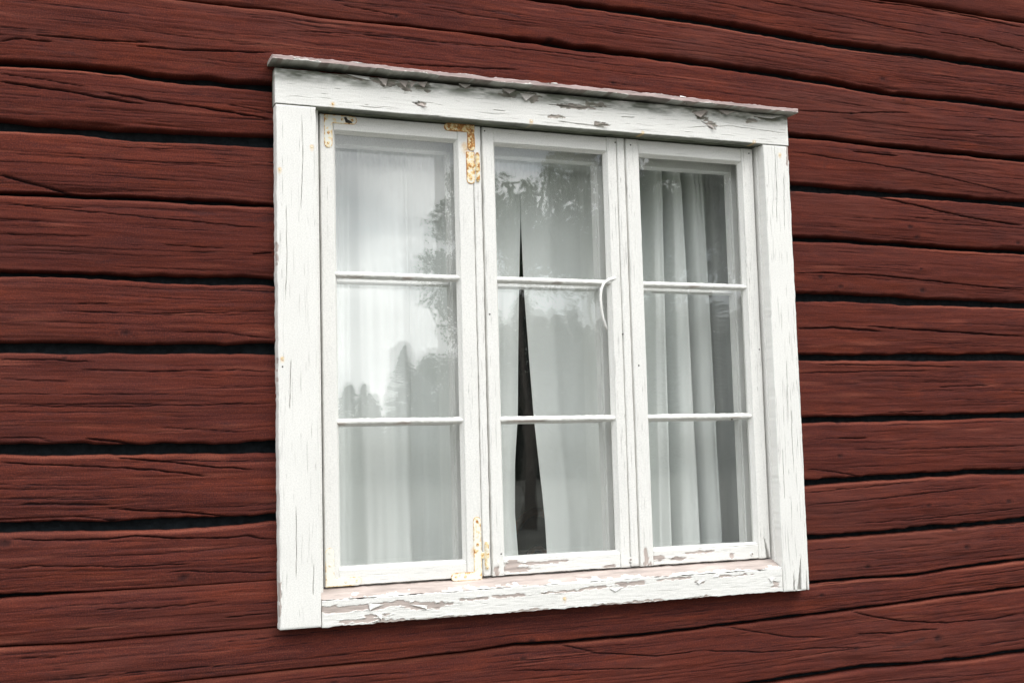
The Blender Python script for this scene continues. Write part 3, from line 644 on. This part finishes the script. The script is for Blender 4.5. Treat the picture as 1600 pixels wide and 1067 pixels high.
# inner sashes
IY = .10
for si, (a, b) in enumerate(((.148, .4555), (.553, .866), (.972, 1.2785))):
    mb = MB(); xa_, xb_ = (.1025, .538, .9465)[si], (.499, .899, 1.3175)[si]
    zt_, zb_ = 1.138, .125
    mb.box(xa_, a, IY, IY + .035, .1005, 1.195); mb.box(b, xb_, IY, IY + .035, .1005, 1.195)
    mb.box(a, b, IY + .0006, IY + .035, zt_, 1.195); mb.box(a, b, IY + .0006, IY + .035, .1005, zb_)
    # small step moulding on the inner edge
    mb.box(b - .004, b + .0002, IY + .006, IY + .03, zb_, zt_, .0005); mb.box(a - .0002, a + .004, IY + .006, IY + .03, zb_, zt_, .0005)
    io = mb.build('inner_sash', M_IN, win)
    for bz in (.8065, .4620):
        mb = MB(); mb.box(a + .0041, b - .0041, IY + .004, IY + .028, bz - .0085, bz + .0085, .004); mb.build('inner_glazing_bar', M_IN, io)
    mb = MB(); mb.box(a + .001, b - .001, IY + .0295, IY + .0315, zb_ + .001, zt_ - .001, .0001); mb.build('inner_pane', M_GLASS2, io)
# reveal lining inside
mb = MB()
mb.box(1.3255, 1.35, .1705, .19, .06, 1.20); mb.box(.06, .09, .1705, .19, .06, 1.20); mb.box(.06, 1.35,   .1705, .26, 1.2005, 1.225); mb.box(.06, 1.35, .1705, .26, .045, .0595)
mb.build('reveal_lining', M_IN, win)

# irons on the left sash
LS = sash_objs[0]
for spec in ((at(506, 179, .04), 1, -1, .080, .080, .0195, .30, 'top left corner iron with chipped, rusting paint'), (at(741, 196, .04), -1, -1, .080, .066, .0195, .72, 'heavily rusted top right corner iron'),
             (at(509, 917, .04), 1, 1, .084, .088, .0195, .08, 'bottom left corner iron, almost fully painted over'), (at(753, 905, .04), -1, 1, .078, .150, .0195, .30, 'tall bottom right corner iron with yellow rust stains')):
    c_, sx_, sz_, la, lb, wd, ru, lab = spec
    o = Lbracket(c_, sx_, sz_, la, lb, wd, ru, 3).build('corner_iron', M_IRON, LS); o['label'] = lab
mb = MB(); ch_ = [at(a, b, .0375) for a, b in ((537,184),(541,183),(543,187),(549,190),(551,193),(545,193),(540,192),(539,188))]
mb.add([(x, .0372, z) for x, z in ch_], [list(range(8))[::-1]], {'crack': np.ones(8), 'rust': np.ones(8)}, None); mb.add([(x, .0376, z) for x, z in ch_], [list(range(8))]); mb.F.extend([np.array([i, (i + 1) % 8, 8 + (i + 1) % 8, 8 + i]) for i in range(8)]); mb.build('rust_scab', M_HOLE, LS)
def hinge(px, py0, py1, rust, lab, plate):
    x, z1 = at(px, py0, .04); _, z0 = at(px, py1, .04); mb_ = MB()
    if plate:
        xp0 = at(728, 240, .04)[0]; xp1 = at(741, 240, .04)[0]; zt_ = at(735, 238, .04)[1]; zb_ = at(735, 288, .04)[1]; out = [(xp0, zt_), (xp1, zt_)]
        wd = xp1 - xp0
        for k in range(7):
            t = -k * math.pi / 6; out.append((xp0 + wd / 2 + wd / 2 * math.cos(t), zb_ + wd / 2 + wd / 2 * math.sin(t)))
        iron(mb_, out, .0378, .0408, rust)
        for dz in (.012, .045): disc(mb_, xp0 + wd / 2, zb_ + dz, .004, .0368, .0382, .8)
    n = 12; r = .0052
    for (a, b, rr) in ((z0, z0 + (z1 - z0) * .32, r), (z0 + (z1 - z0) * .33, z0 + (z1 - z0) * .66, r * 1.12), (z0 + (z1 - z0) * .67, z1, r), (z0 - .004, z0 - .0002, r * .6), (z1 + .0002, z1 + .004, r * .6)):
        V = [(x + rr * math.cos(t), .036 + rr * math.sin(t), zz) for zz in (a, b) for t in np.arange(n) * 2 * math.pi / n]
        mb_.add(V, [[i, (i + 1) % n, n + (i + 1) % n, n + i] for i in range(n)] + [list(range(n))[::-1], list(range(n, 2 * n))], {'rust': np.full(2 * n, rust)})
    zm = (z0 + z1) / 2; mb_.box(x - .014, x, .0372, .0402, zm - .008, zm + .008, .001, rust=rust)
    o = mb_.build('hinge', M_IRON, LS); o['label'] = lab
hinge(745, 242, 282, .55, 'upper hinge with rusty knuckle', True); hinge(759.5, 848, 886, .45, 'lower hinge with yellowed knuckle', False)
# nails
for k, (x, z) in enumerate(nw):
    mb = MB(); disc(mb, x, z, .0030, -.0022, -.0002, .5); mb.build('nail', M_IRON, win)
for a, b in ((757,205),(961,223),(765,491),(973,522),(998,571),(1186,546),(1170,240),(985,227),(436,575),(783,865),(1144,655)):
    x, z = at(a, b, .04); mb = MB(); yy = .0408 if a > 500 else 0
    disc(mb, x, z, .0024, yy - .0022, yy + .001, 0, 1); mb.build('nail', M_HOLE, win)
for a, b, r in ((985, 874, .007), (1175, 865, .006)):      # dowel ends showing through the paint
    x, z = at(a, b, .04); mb = MB(); disc(mb, x, z, r, .0385, .0412, 0, 0, 14); mb.add(np.array([(x + r * .45 * math.cos(t), .0383, z + r * .45 * math.sin(t)) for t in np.arange(8) * math.pi / 4]), [list(range(8))], {'paint': np.zeros(8), 'crack': np.full(8, .6)})
    mb.build('dowel_end', M_WHITE, sash_objs[1 if a < 1000 else 2])

# curling paint flakes
def flake(pts, y0, lift, seed, parent, name='paint_flake', back=0.):
    """sheet hanging from its first edge, tip lifting towards the viewer. pts: root a, root b, tip in (x, z)"""
    (ax, az), (bx, bz), (tx, tz) = pts; n = 7; V = []; mb_ = MB()
    for side in (0, 1):
        for i in range(n):
            t = i / (n - 1)
            for j in range(5):
                q = j / 4; rx = ax + (bx - ax) * q; rz = az + (bz - az) * q
                x = rx + (tx - rx) * t; z = rz + (tz - rz) * t
                y = y0 - lift * t ** 1.7 * (1 - .3 * abs(q - .5)) - .0012 * math.sin(q * math.pi) * t + .0006 * math.sin(seed * 3 + i * 2 + j)
                V.append((x, y + side * .0006, z))
    def ix(s, i, j): return s * n * 5 + i * 5 + j
    F = []
    for s_ in (0, 1):
        for i in range(n - 1):
            for j in range(4): F.append([ix(s_, i, j), ix(s_, i, j + 1), ix(s_, i + 1, j + 1), ix(s_, i + 1, j)])
    for i in range(n - 1):
        for j in (0, 4): F.append([ix(0, i, j), ix(0, i + 1, j), ix(1, i + 1, j), ix(1, i, j)])
    for j in range(4): F.append([ix(0, 0, j), ix(0, 0, j + 1), ix(1, 0, j + 1), ix(1, 0, j)])
    mb_.add(V, F, {'paint': np.full(len(V), 1 - back)}); return mb_.build(name, M_WHITE, parent, True)
FL = [((590,122),(606,124),(603,136),.012,.8),((622,126),(637,128),(634,137),.009,.9),((641,127),(650,129),(643,137),.008,.9),((651,130),(668,128),(663,137),.009,.9),
      ((716,131),(736,133),(727,138),.010,.5),((783,138),(806,141),(796,147),.012,.7),((812,146),(836,148),(822,158),.010,.5),((1082,176),(1108,172),(1094,184),.014,.9),
      ((1122,172),(1150,174),(1135,180),.012,.7),((540,116),(577,121),(577,128),.024,0.),((1170,180),(1225,181),(1205,186),.014,.3),((1100,193),(1112,196),(1119,203),.010,.8),((915,196),(938,197),(953,197),.008,.6),
      ((660,162),(650,163),(668,168),.008,.9),((1062,150),(1072,152),(1066,165),.026,.1)]
for k, (a, b, t, lf, bk) in enumerate(FL):
    flake([at(*a, 0), at(*b, 0), at(*t, -.01)], -.0012, lf, k, win, back=bk)
for k, (a, b, t) in enumerate((((640,944),(668,945),(667,951)),((575,942),(600,944),(578,953)),((585,958),(600,960),(596,968)),((1085,908),(1105,905),(1092,912)),((950,919),(975,917),(962,924)),((1200,903),(1212,902),(1206,909)))):
    flake([at(*a, 0), at(*b, 0), at(*t, -.004)], -.0010, .003, k + 40, win, back=.1)
# the long loose curl of putty hanging over the middle sash
pts = [(962,434),(952,436.5),(944,442),(939.5,452),(938.5,466),(939.5,482),(942,497),(946,509),(948.5,516)]
mb = MB(); V = []; n = len(pts)
for i, (a, b) in enumerate(pts):
    t = i / (n - 1); yy = .040 - .020 * math.sin(t * 2.6); x, z = at(a, b, yy)
    pa = pts[max(0, i - 1)]; pb = pts[min(n - 1, i + 1)]; dx, dz = pb[0] - pa[0], -(pb[1] - pa[1]); l = math.hypot(dx, dz); nx, nz = -dz / l, dx / l; hw = .0042 * (1 if i < n - 1 else .7)
    V += [(x + nx * hw, yy, z + nz * hw), (x + nx * hw * .4, yy - .0012, z + nz * hw * .4), (x - nx * hw, yy, z - nz * hw), (x - nx * hw * .5, yy + .0016, z - nz * hw * .5)]
F = [[i * 4 + q, i * 4 + (q + 1) % 4, i * 4 + 4 + (q + 1) % 4, i * 4 + 4 + q] for i in range(n - 1) for q in range(4)] + [[0, 1, 2, 3], [n * 4 - 1, n * 4 - 2, n * 4 - 3, n * 4 - 4]]
mb.add(V, F); o = mb.build('putty_curl', M_WHITE, sash_objs[1], True); o['label'] = 'loose strip of white putty curling down over the middle sash'

# ------------------------------------------------------------------ curtains
CY = .30; CSH = .045
def curtain(name, prof_top, prof_bot, label, edge=None, seed=0):
    """profiles: lists of (x, y) points followed by the cloth at its top and its bottom"""
    def smooth(p, m_=16):
        p = np.array(p, float); out = []
        for i in range(len(p) - 1):
            p0 = p[max(i - 1, 0)]; p1 = p[i]; p2 = p[i + 1]; p3 = p[min(i + 2, len(p) - 1)]
            for t in np.linspace(0, 1, m_, endpoint=False):
                out.append(.5 * (2 * p1 + (p2 - p0) * t + (2 * p0 - 5 * p1 + 4 * p2 - p3) * t * t + (3 * p1 - p0 - 3 * p2 + p3) * t ** 3))
        out.append(p[-1]); return np.array(out)
    def nearer(p): return [(CAM[0] + (x - CAM[0]) * (y - CSH - CAM[1]) / (y - CAM[1]), y - CSH) for x, y in p]
    prof_top = nearer(prof_top); prof_bot = nearer(prof_bot)
    a = smooth(prof_top); b = smooth(prof_bot); nz = 110; Z = np.linspace(1.185, .02, nz); nc = len(a)
    P = np.zeros((nz, nc, 3))
    sarc = np.linspace(0, 1, nc)
    for i, z in enumerate(Z):
        t = (1.185 - z) / 1.165; te = t ** .8
        q = a * (1 - te) + b * te
        P[i, :, :2] = q; P[i, :, 2] = z
        if edge: 
            side, fe = edge; ex = CAM[0] + (fe(CAM[2] + (z - CAM[2]) * 3.008 / (3.008 - CSH)) - CAM[0]) * (3.008 - CSH) / 3.008; lim = q[-1, 0] if side > 0 else q[0, 0]
            k = (sarc if side > 0 else 1 - sarc) ** 6
            P[i, :, 0] += k * (ex - lim)
        hd = max(0, 1 - abs(z - 1.150) / .02)
        P[i, :, 1] += .004 * np.sin(P[i, :, 0] * 420 + seed) * (.25 + .75 * hd) * max(0, (z - 1.0) / .12 if z > 1 else 0) + .006 * hd
        P[i, :, 1] += .0045 * np.sin(sarc * 95 + seed + .5 * np.sin(z * 3)) * (.5 + .5 * vn(sarc * 7, sarc * 0, seed)) + .003 * vn(sarc * 60, np.full(nc, z / .5), seed + 3)
        P[i, :, 1] += .0012 * vn(P[i, :, 0] / .02, np.full(nc, z / .15), seed)
    idx = np.arange(nz * nc).reshape(nz, nc)
    F = np.stack([idx[:-1, :-1], idx[1:, :-1], idx[1:, 1:], idx[:-1, 1:]], -1).reshape(-1, 4)
    me = mesh(name, P.reshape(-1, 3), F); o = link(name, me, M_CURT); md = o.modifiers.new('cloth', 'SOLIDIFY'); md.thickness = .0008
    props(o, label, 'curtain'); return o
def eL(z): return float(np.interp(z, [.1, .22, .35, .48, .65, .826, 1.011, 1.2], [.693, .686, .690, .702, .708, .716, .7262, .7290]))
def eR(z): return float(np.interp(z, [.1, .2, .28, .40, .479, .65, .826, 1.011, 1.2], [.777, .774, .768, .757, .750, .740, .7305, .7268, .7265]))
tl = [(.085,.315),(.15,.30),(.20,.29),(.222,.33),(.25,.335),(.28,.30),(.34,.295),(.39,.30),(.425,.325),(.46,.315),(.50,.30),(.56,.295),(.62,.305),(.68,.30),(.73,.30)]
bl_ = [(.085,.31),(.14,.305),(.19,.275),(.212,.33),(.245,.345),(.285,.295),(.34,.285),(.392,.275),(.405,.33),(.45,.34),(.50,.30),(.55,.285),(.60,.30),(.65,.305),(.69,.30)]
curtain('curtain', tl, bl_, 'white sheer curtain filling the left sash, up to the narrow dark gap', (1, eL), 3)
trp = [(.73,.30),(.79,.295),(.86,.305),(.94,.30),(1.02,.295),(1.09,.285),(1.105,.36),(1.125,.365),(1.145,.29),(1.165,.285),(1.170,.355),(1.19,.36),(1.205,.29),(1.225,.285),(1.231,.36),(1.25,.37),(1.262,.29),(1.295,.285),(1.304,.318),(1.36,.325),(1.50,.33)]
brp = [(.775,.30),(.83,.295),(.89,.305),(.95,.297),(1.02,.30),(1.07,.285),(1.085,.305),(1.10,.305),(1.115,.285),(1.14,.27),(1.145,.365),(1.165,.375),(1.185,.28),(1.23,.262),(1.235,.36),(1.252,.37),(1.268,.28),(1.30,.262),(1.306,.322),(1.36,.33),(1.50,.33)]
curtain('curtain', trp, brp, 'white sheer curtain right of the dark gap, hanging in deep folds in the right sash', (-1, eR), 5)
# curtain rod and dark room
mb = MB(); n = 12
V = [(x, .352 + .006 * math.cos(t), 1.172 + .006 * math.sin(t)) for x in (-.02, 1.44) for t in np.arange(n) * 2 * math.pi / n]
mb.add(V, [[i, (i + 1) % n, n + (i + 1) % n, n + i] for i in range(n)] + [list(range(n))[::-1], list(range(n, 2 * n))])
mb.box(.0, .012,   .165, .36, 1.164, 1.180); mb.box(1.40, 1.412, .165, .36, 1.164, 1.180)
o = mb.build('curtain_rod', plain('brass_rod', (.4, .28, .12), .4, metal=.8), None, True); props(o, 'thin rod behind the window head carrying the white curtains', 'curtain rod')
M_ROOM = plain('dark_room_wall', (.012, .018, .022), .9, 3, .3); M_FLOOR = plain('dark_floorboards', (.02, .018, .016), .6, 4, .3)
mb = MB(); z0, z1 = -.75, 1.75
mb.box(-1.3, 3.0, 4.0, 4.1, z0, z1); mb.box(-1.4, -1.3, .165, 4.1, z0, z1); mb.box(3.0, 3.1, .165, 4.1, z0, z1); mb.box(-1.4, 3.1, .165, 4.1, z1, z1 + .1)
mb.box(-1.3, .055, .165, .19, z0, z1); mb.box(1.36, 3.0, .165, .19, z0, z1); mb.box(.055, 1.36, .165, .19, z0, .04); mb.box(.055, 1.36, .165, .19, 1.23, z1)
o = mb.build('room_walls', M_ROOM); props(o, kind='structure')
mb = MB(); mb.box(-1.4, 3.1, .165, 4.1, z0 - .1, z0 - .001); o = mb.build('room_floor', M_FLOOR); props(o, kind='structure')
# bentwood chair glimpsed in the dark room
ch = bpy.data.objects.new('chair', None); C.objects.link(ch); ch.location = (1.18, 1.15, z0)
props(ch, 'dark bentwood chair seen dimly through the gap between the curtains', 'chair')
M_CH = plain('brown_bentwood', (.30, .12, .045), .4, 20, .3)
def tube(mb_, pts, r, n=8):
    V = []; pts = [Vector(p) for p in pts]
    for i, p in enumerate(pts):
        d = (pts[min(i + 1, len(pts) - 1)] - pts[max(i - 1, 0)]).normalized(); a = d.orthogonal().normalized() if abs(d.z) > .95 else d.cross(Vector((0, 0, 1))).normalized(); b = d.cross(a)
        rr = r[i] if isinstance(r, (list, tuple)) else r
        for t in np.arange(n) * 2 * math.pi / n: V.append(tuple(p + a * rr * math.cos(t) + b * rr * math.sin(t)))
    k = len(pts); F = [[i * n + q, i * n + (q + 1) % n, (i + 1) * n + (q + 1) % n, (i + 1) * n + q] for i in range(k - 1) for q in range(n)] + [list(range(n))[::-1], list(range((k - 1) * n, k * n))]
    mb_.add(V, F); return mb_
mb = MB(); V = [(.2 * math.cos(t), .2 * math.sin(t), z) for z in (.44, .47) for t in np.arange(24) * math.pi / 12]
mb.add(V, [[i, (i + 1) % 24, 24 + (i + 1) % 24, 24 + i] for i in range(24)] + [list(range(24))[::-1], list(range(24, 48))]); mb.build('seat', M_CH, ch)
mb = MB(); tube(mb, [(-.17 * math.cos(t), .17, .46 + .46 * math.sin(t)) for t in np.linspace(0, math.pi, 20)], .014); tube(mb, [(-.1 * math.cos(t), .17, .46 + .33 * math.sin(t)) for t in np.linspace(0, math.pi, 16)], .009); mb.build('backrest', M_CH, ch)
for a, b in ((-.14, -.14), (.14, -.14), (-.15, .16), (.15, .16)):
    mb = MB(); tube(mb, [(a, b, .445), (a * 1.2, b * 1.2, 0)], [.016, .012]); mb.build('leg', M_CH, ch)

# ------------------------------------------------------------------ what the glass mirrors: yard, trees, forest edge
GZ = -1.2
M_GRASS = plain('trodden_yard_ground', (.105, .106, .092), .95, .6, .45, .1)
me = mesh('ground', [(-600, -600, GZ), (600, -600, GZ), (600, 40, GZ), (-600, 40, GZ)], np.array([[0, 1, 2, 3]])); o = link('ground', me, M_GRASS); props(o, kind='structure')
M_BARK = plain('grey_bark', (.16, .14, .12), .9, 9, .5); M_LEAF = leaf_mat('birch_leaves', (.035, .065, .02), (.07, .115, .035)); M_NEEDLE = leaf_mat('hazed_spruce_needles', (.05, .07, .045), (.075, .10, .065))  # spruce needles lightened, distance haze put into their colour
def leaves(n, centres, radii, size, rs_):
    k = rs_.randint(0, len(centres), n); c = np.array(centres)[k]; r = np.array(radii)[k]
    d = rs_.randn(n, 3); d /= np.linalg.norm(d, axis=1)[:, None]; p = c + d * (r * rs_.uniform(.25, 1, n) ** .5)[:, None]
    a = rs_.randn(n, 3); a /= np.linalg.norm(a, axis=1)[:, None]; b = np.cross(a, rs_.randn(n, 3)); b /= np.linalg.norm(b, axis=1)[:, None]
    s = size * rs_.uniform(.6, 1.3, n)[:, None]
    V = np.stack([p - a * s, p + b * s * .55, p + a * s, p - b * s * .55], 1).reshape(-1, 3)
    return V, np.arange(n * 4).reshape(n, 4)
def broadleaf(x, y, H, crown_lo, rad, n, seed, label, size=.07, lean=0, clump=1., nb=34):
    rs_ = np.random.RandomState(seed); t = bpy.data.objects.new('deciduous_tree', None); C.objects.link(t); t.location = (x, y, GZ); props(t, label, 'tree')
    mb = MB(); tube(mb, [(0, 0, -.1), (.05, 0, H * .3), (lean * .5, .05, H * .6), (lean, 0, H * .93)], [H * .022, H * .017, H * .011, .02], 10); cs = []; rr = []
    for i in range(nb):
        h = crown_lo + (H - crown_lo) * rs_.uniform(0, 1) ** .8; fr = (h - crown_lo) / (H - crown_lo); R_ = rad * (math.sin(math.pi * min(1, .18 + fr * .82)) ** .6) * rs_.uniform(.45, 1)
        az = rs_.uniform(0, 2 * math.pi); e = (R_ * math.cos(az) + lean * fr, R_ * math.sin(az), h)
        b0 = (lean * fr * .7, 0, max(crown_lo * .6, h - R_ * .55)); tube(mb, [b0, ((b0[0] + e[0]) / 2, e[1] / 2, (b0[2] + e[2]) / 2 + .12), e], [.05, .03, .008], 5)
        for f_ in (.55, .8, 1.02): cs.append(tuple(b0[k] + (e[k] - b0[k]) * f_ for k in range(3))); rr.append(rad * clump * rs_.uniform(.13, .26))
    mb.build('trunk', M_BARK, t, True)
    V, F = leaves(n, cs, rr, size, rs_); link('crown', mesh('crown', V, F, smooth=False), M_LEAF, t); return t
def dirpos(azd, dist): return .9 + dist * math.tan(math.radians(azd)), -dist
x, y = dirpos(31.6, 15); broadleaf(x, y, 12.5, 4.9, 4.0, 90000, 5, 'broad tall leafy tree nearest the house, mirrored in the middle and right sashes', .07, 0, .85, 70)
x, y = dirpos(18.6, 24); broadleaf(x, y, 8.2, 2.4, 1.0, 16000, 8, 'slender leafy tree mirrored at the right edge of the left sash', .045, 0, 2.0)
x, y = dirpos(44, 12); broadleaf(x, y, 13, 2.9, 3.0, 26000, 12, 'wide leafy tree low in the crown, beyond the broad tall one', .1)
x, y = dirpos(21.8, 21); broadleaf(x, y, 7.0, 5.0, 1.0, 2600, 31, 'small sparse leafy tree standing left of the broad tall tree', .045, 0, 1.8, 16)
# unseen leafy trees added round the yard to block low sky, copies with their own crowns turned
src = broadleaf(-6, -17, 12.5, 2.2, 3.4, 9000, 77, 'unseen leafy tree added to block low sky', .2)
for k, (az, d, sc) in enumerate([(-22, 19, 1), (-38, 15, .9), (-52, 13, 1.05), (-64, 11, .8), (-6, 24, .95), (56, 14, 1.1), (66, 12, .9), (50, 20, 1.2), (-14, 27, 1.15), (2.5, 26, .9), (-30, 28, 1.3)]):
    x, y = dirpos(az, d)
    if k == 0: t = src
    else:
        t = src.copy(); C.objects.link(t)
        for c_ in src.children:
            q = c_.copy(); C.objects.link(q); q.parent = t
    t.location = (x, y, GZ); t.rotation_euler.z = k * 1.1; sc *= .72; t.scale = (sc, sc, sc); t['group'] = 'unseen leafy trees added to block low sky'
    t['label'] = 'unseen leafy tree added to block low sky, its crown reaching low'
# forest edge: individual spruces
def spruce_mesh(seed, H):
    rs_ = np.random.RandomState(seed); n = 5200; h = rs_.uniform(.06, 1, n) ** 1.1; az = rs_.uniform(0, 2 * math.pi, n)
    tier = np.floor(h * 17) / 17; r = (1 - h) ** .55 * H * .20 * (.55 + .6 * ((tier + 1 / 17 - h) * 17)) * rs_.uniform(.3, 1, n)
    p = np.stack([r * np.cos(az), r * np.sin(az), h * H - r * .25], -1)
    out = np.stack([np.cos(az), np.sin(az), -.35 * np.ones(n)], -1); side = np.stack([-np.sin(az), np.cos(az), rs_.uniform(-.3, .3, n)], -1); s = H * .028 * rs_.uniform(.5, 1.2, n)[:, None]
    V = np.stack([p - out * s * .4, p + side * s * .35, p + out * s, p - side * s * .35], 1).reshape(-1, 3)
    return mesh('crown', V, np.arange(n * 4).reshape(n, 4), smooth=False)
SM = [spruce_mesh(k, 10.) for k in range(3)]
tm = MB(); tube(tm, [(0, 0, -.1), (0, 0, 5), (0, 0, 9.9)], [.2, .12, .01], 8); proto_tr = tm.build('trunk', M_BARK); 
rs_ = np.random.RandomState(21)
SPR = [(11.5, 80, .8), (12.6, 74, .62), (13.6, 78, .7), (14.4, 72, .66), (15.0, 78, .6), (15.9, 76, .66), (16.45, 72, .95), (16.95, 70, .72), (17.45, 68, .86), (17.9, 74, .60), (18.5, 72, .74), (19.2, 70, .92)] + [(19.9 + .78 * i, 66 + (i * 37) % 11, (1.12 if i < 9 else 1.2) + .12 * ((i * 53) % 7) / 7) for i in range(20)]
for k, (az, d, sc) in enumerate(SPR):
    t = bpy.data.objects.new('spruce_tree', None); C.objects.link(t); x, y = dirpos(az, d); t.location = (x, y, GZ); t.scale = (sc * 1.2, sc * 1.2, sc * .95)
    props(t, ('low far spruce in the part of the wood mirrored by the left sash' if k < 12 else 'taller far spruce standing behind the broad leafy tree'), 'tree', 'low spruces of the far wood' if k < 12 else 'taller spruces of the far wood')
    o = proto_tr if k == 0 else proto_tr.copy()
    if k: C.objects.link(o)
    o.parent = t; me = SM[k % 3]
    c_ = link('crown', me, M_NEEDLE, t); c_.rotation_euler.z = k * 1.7
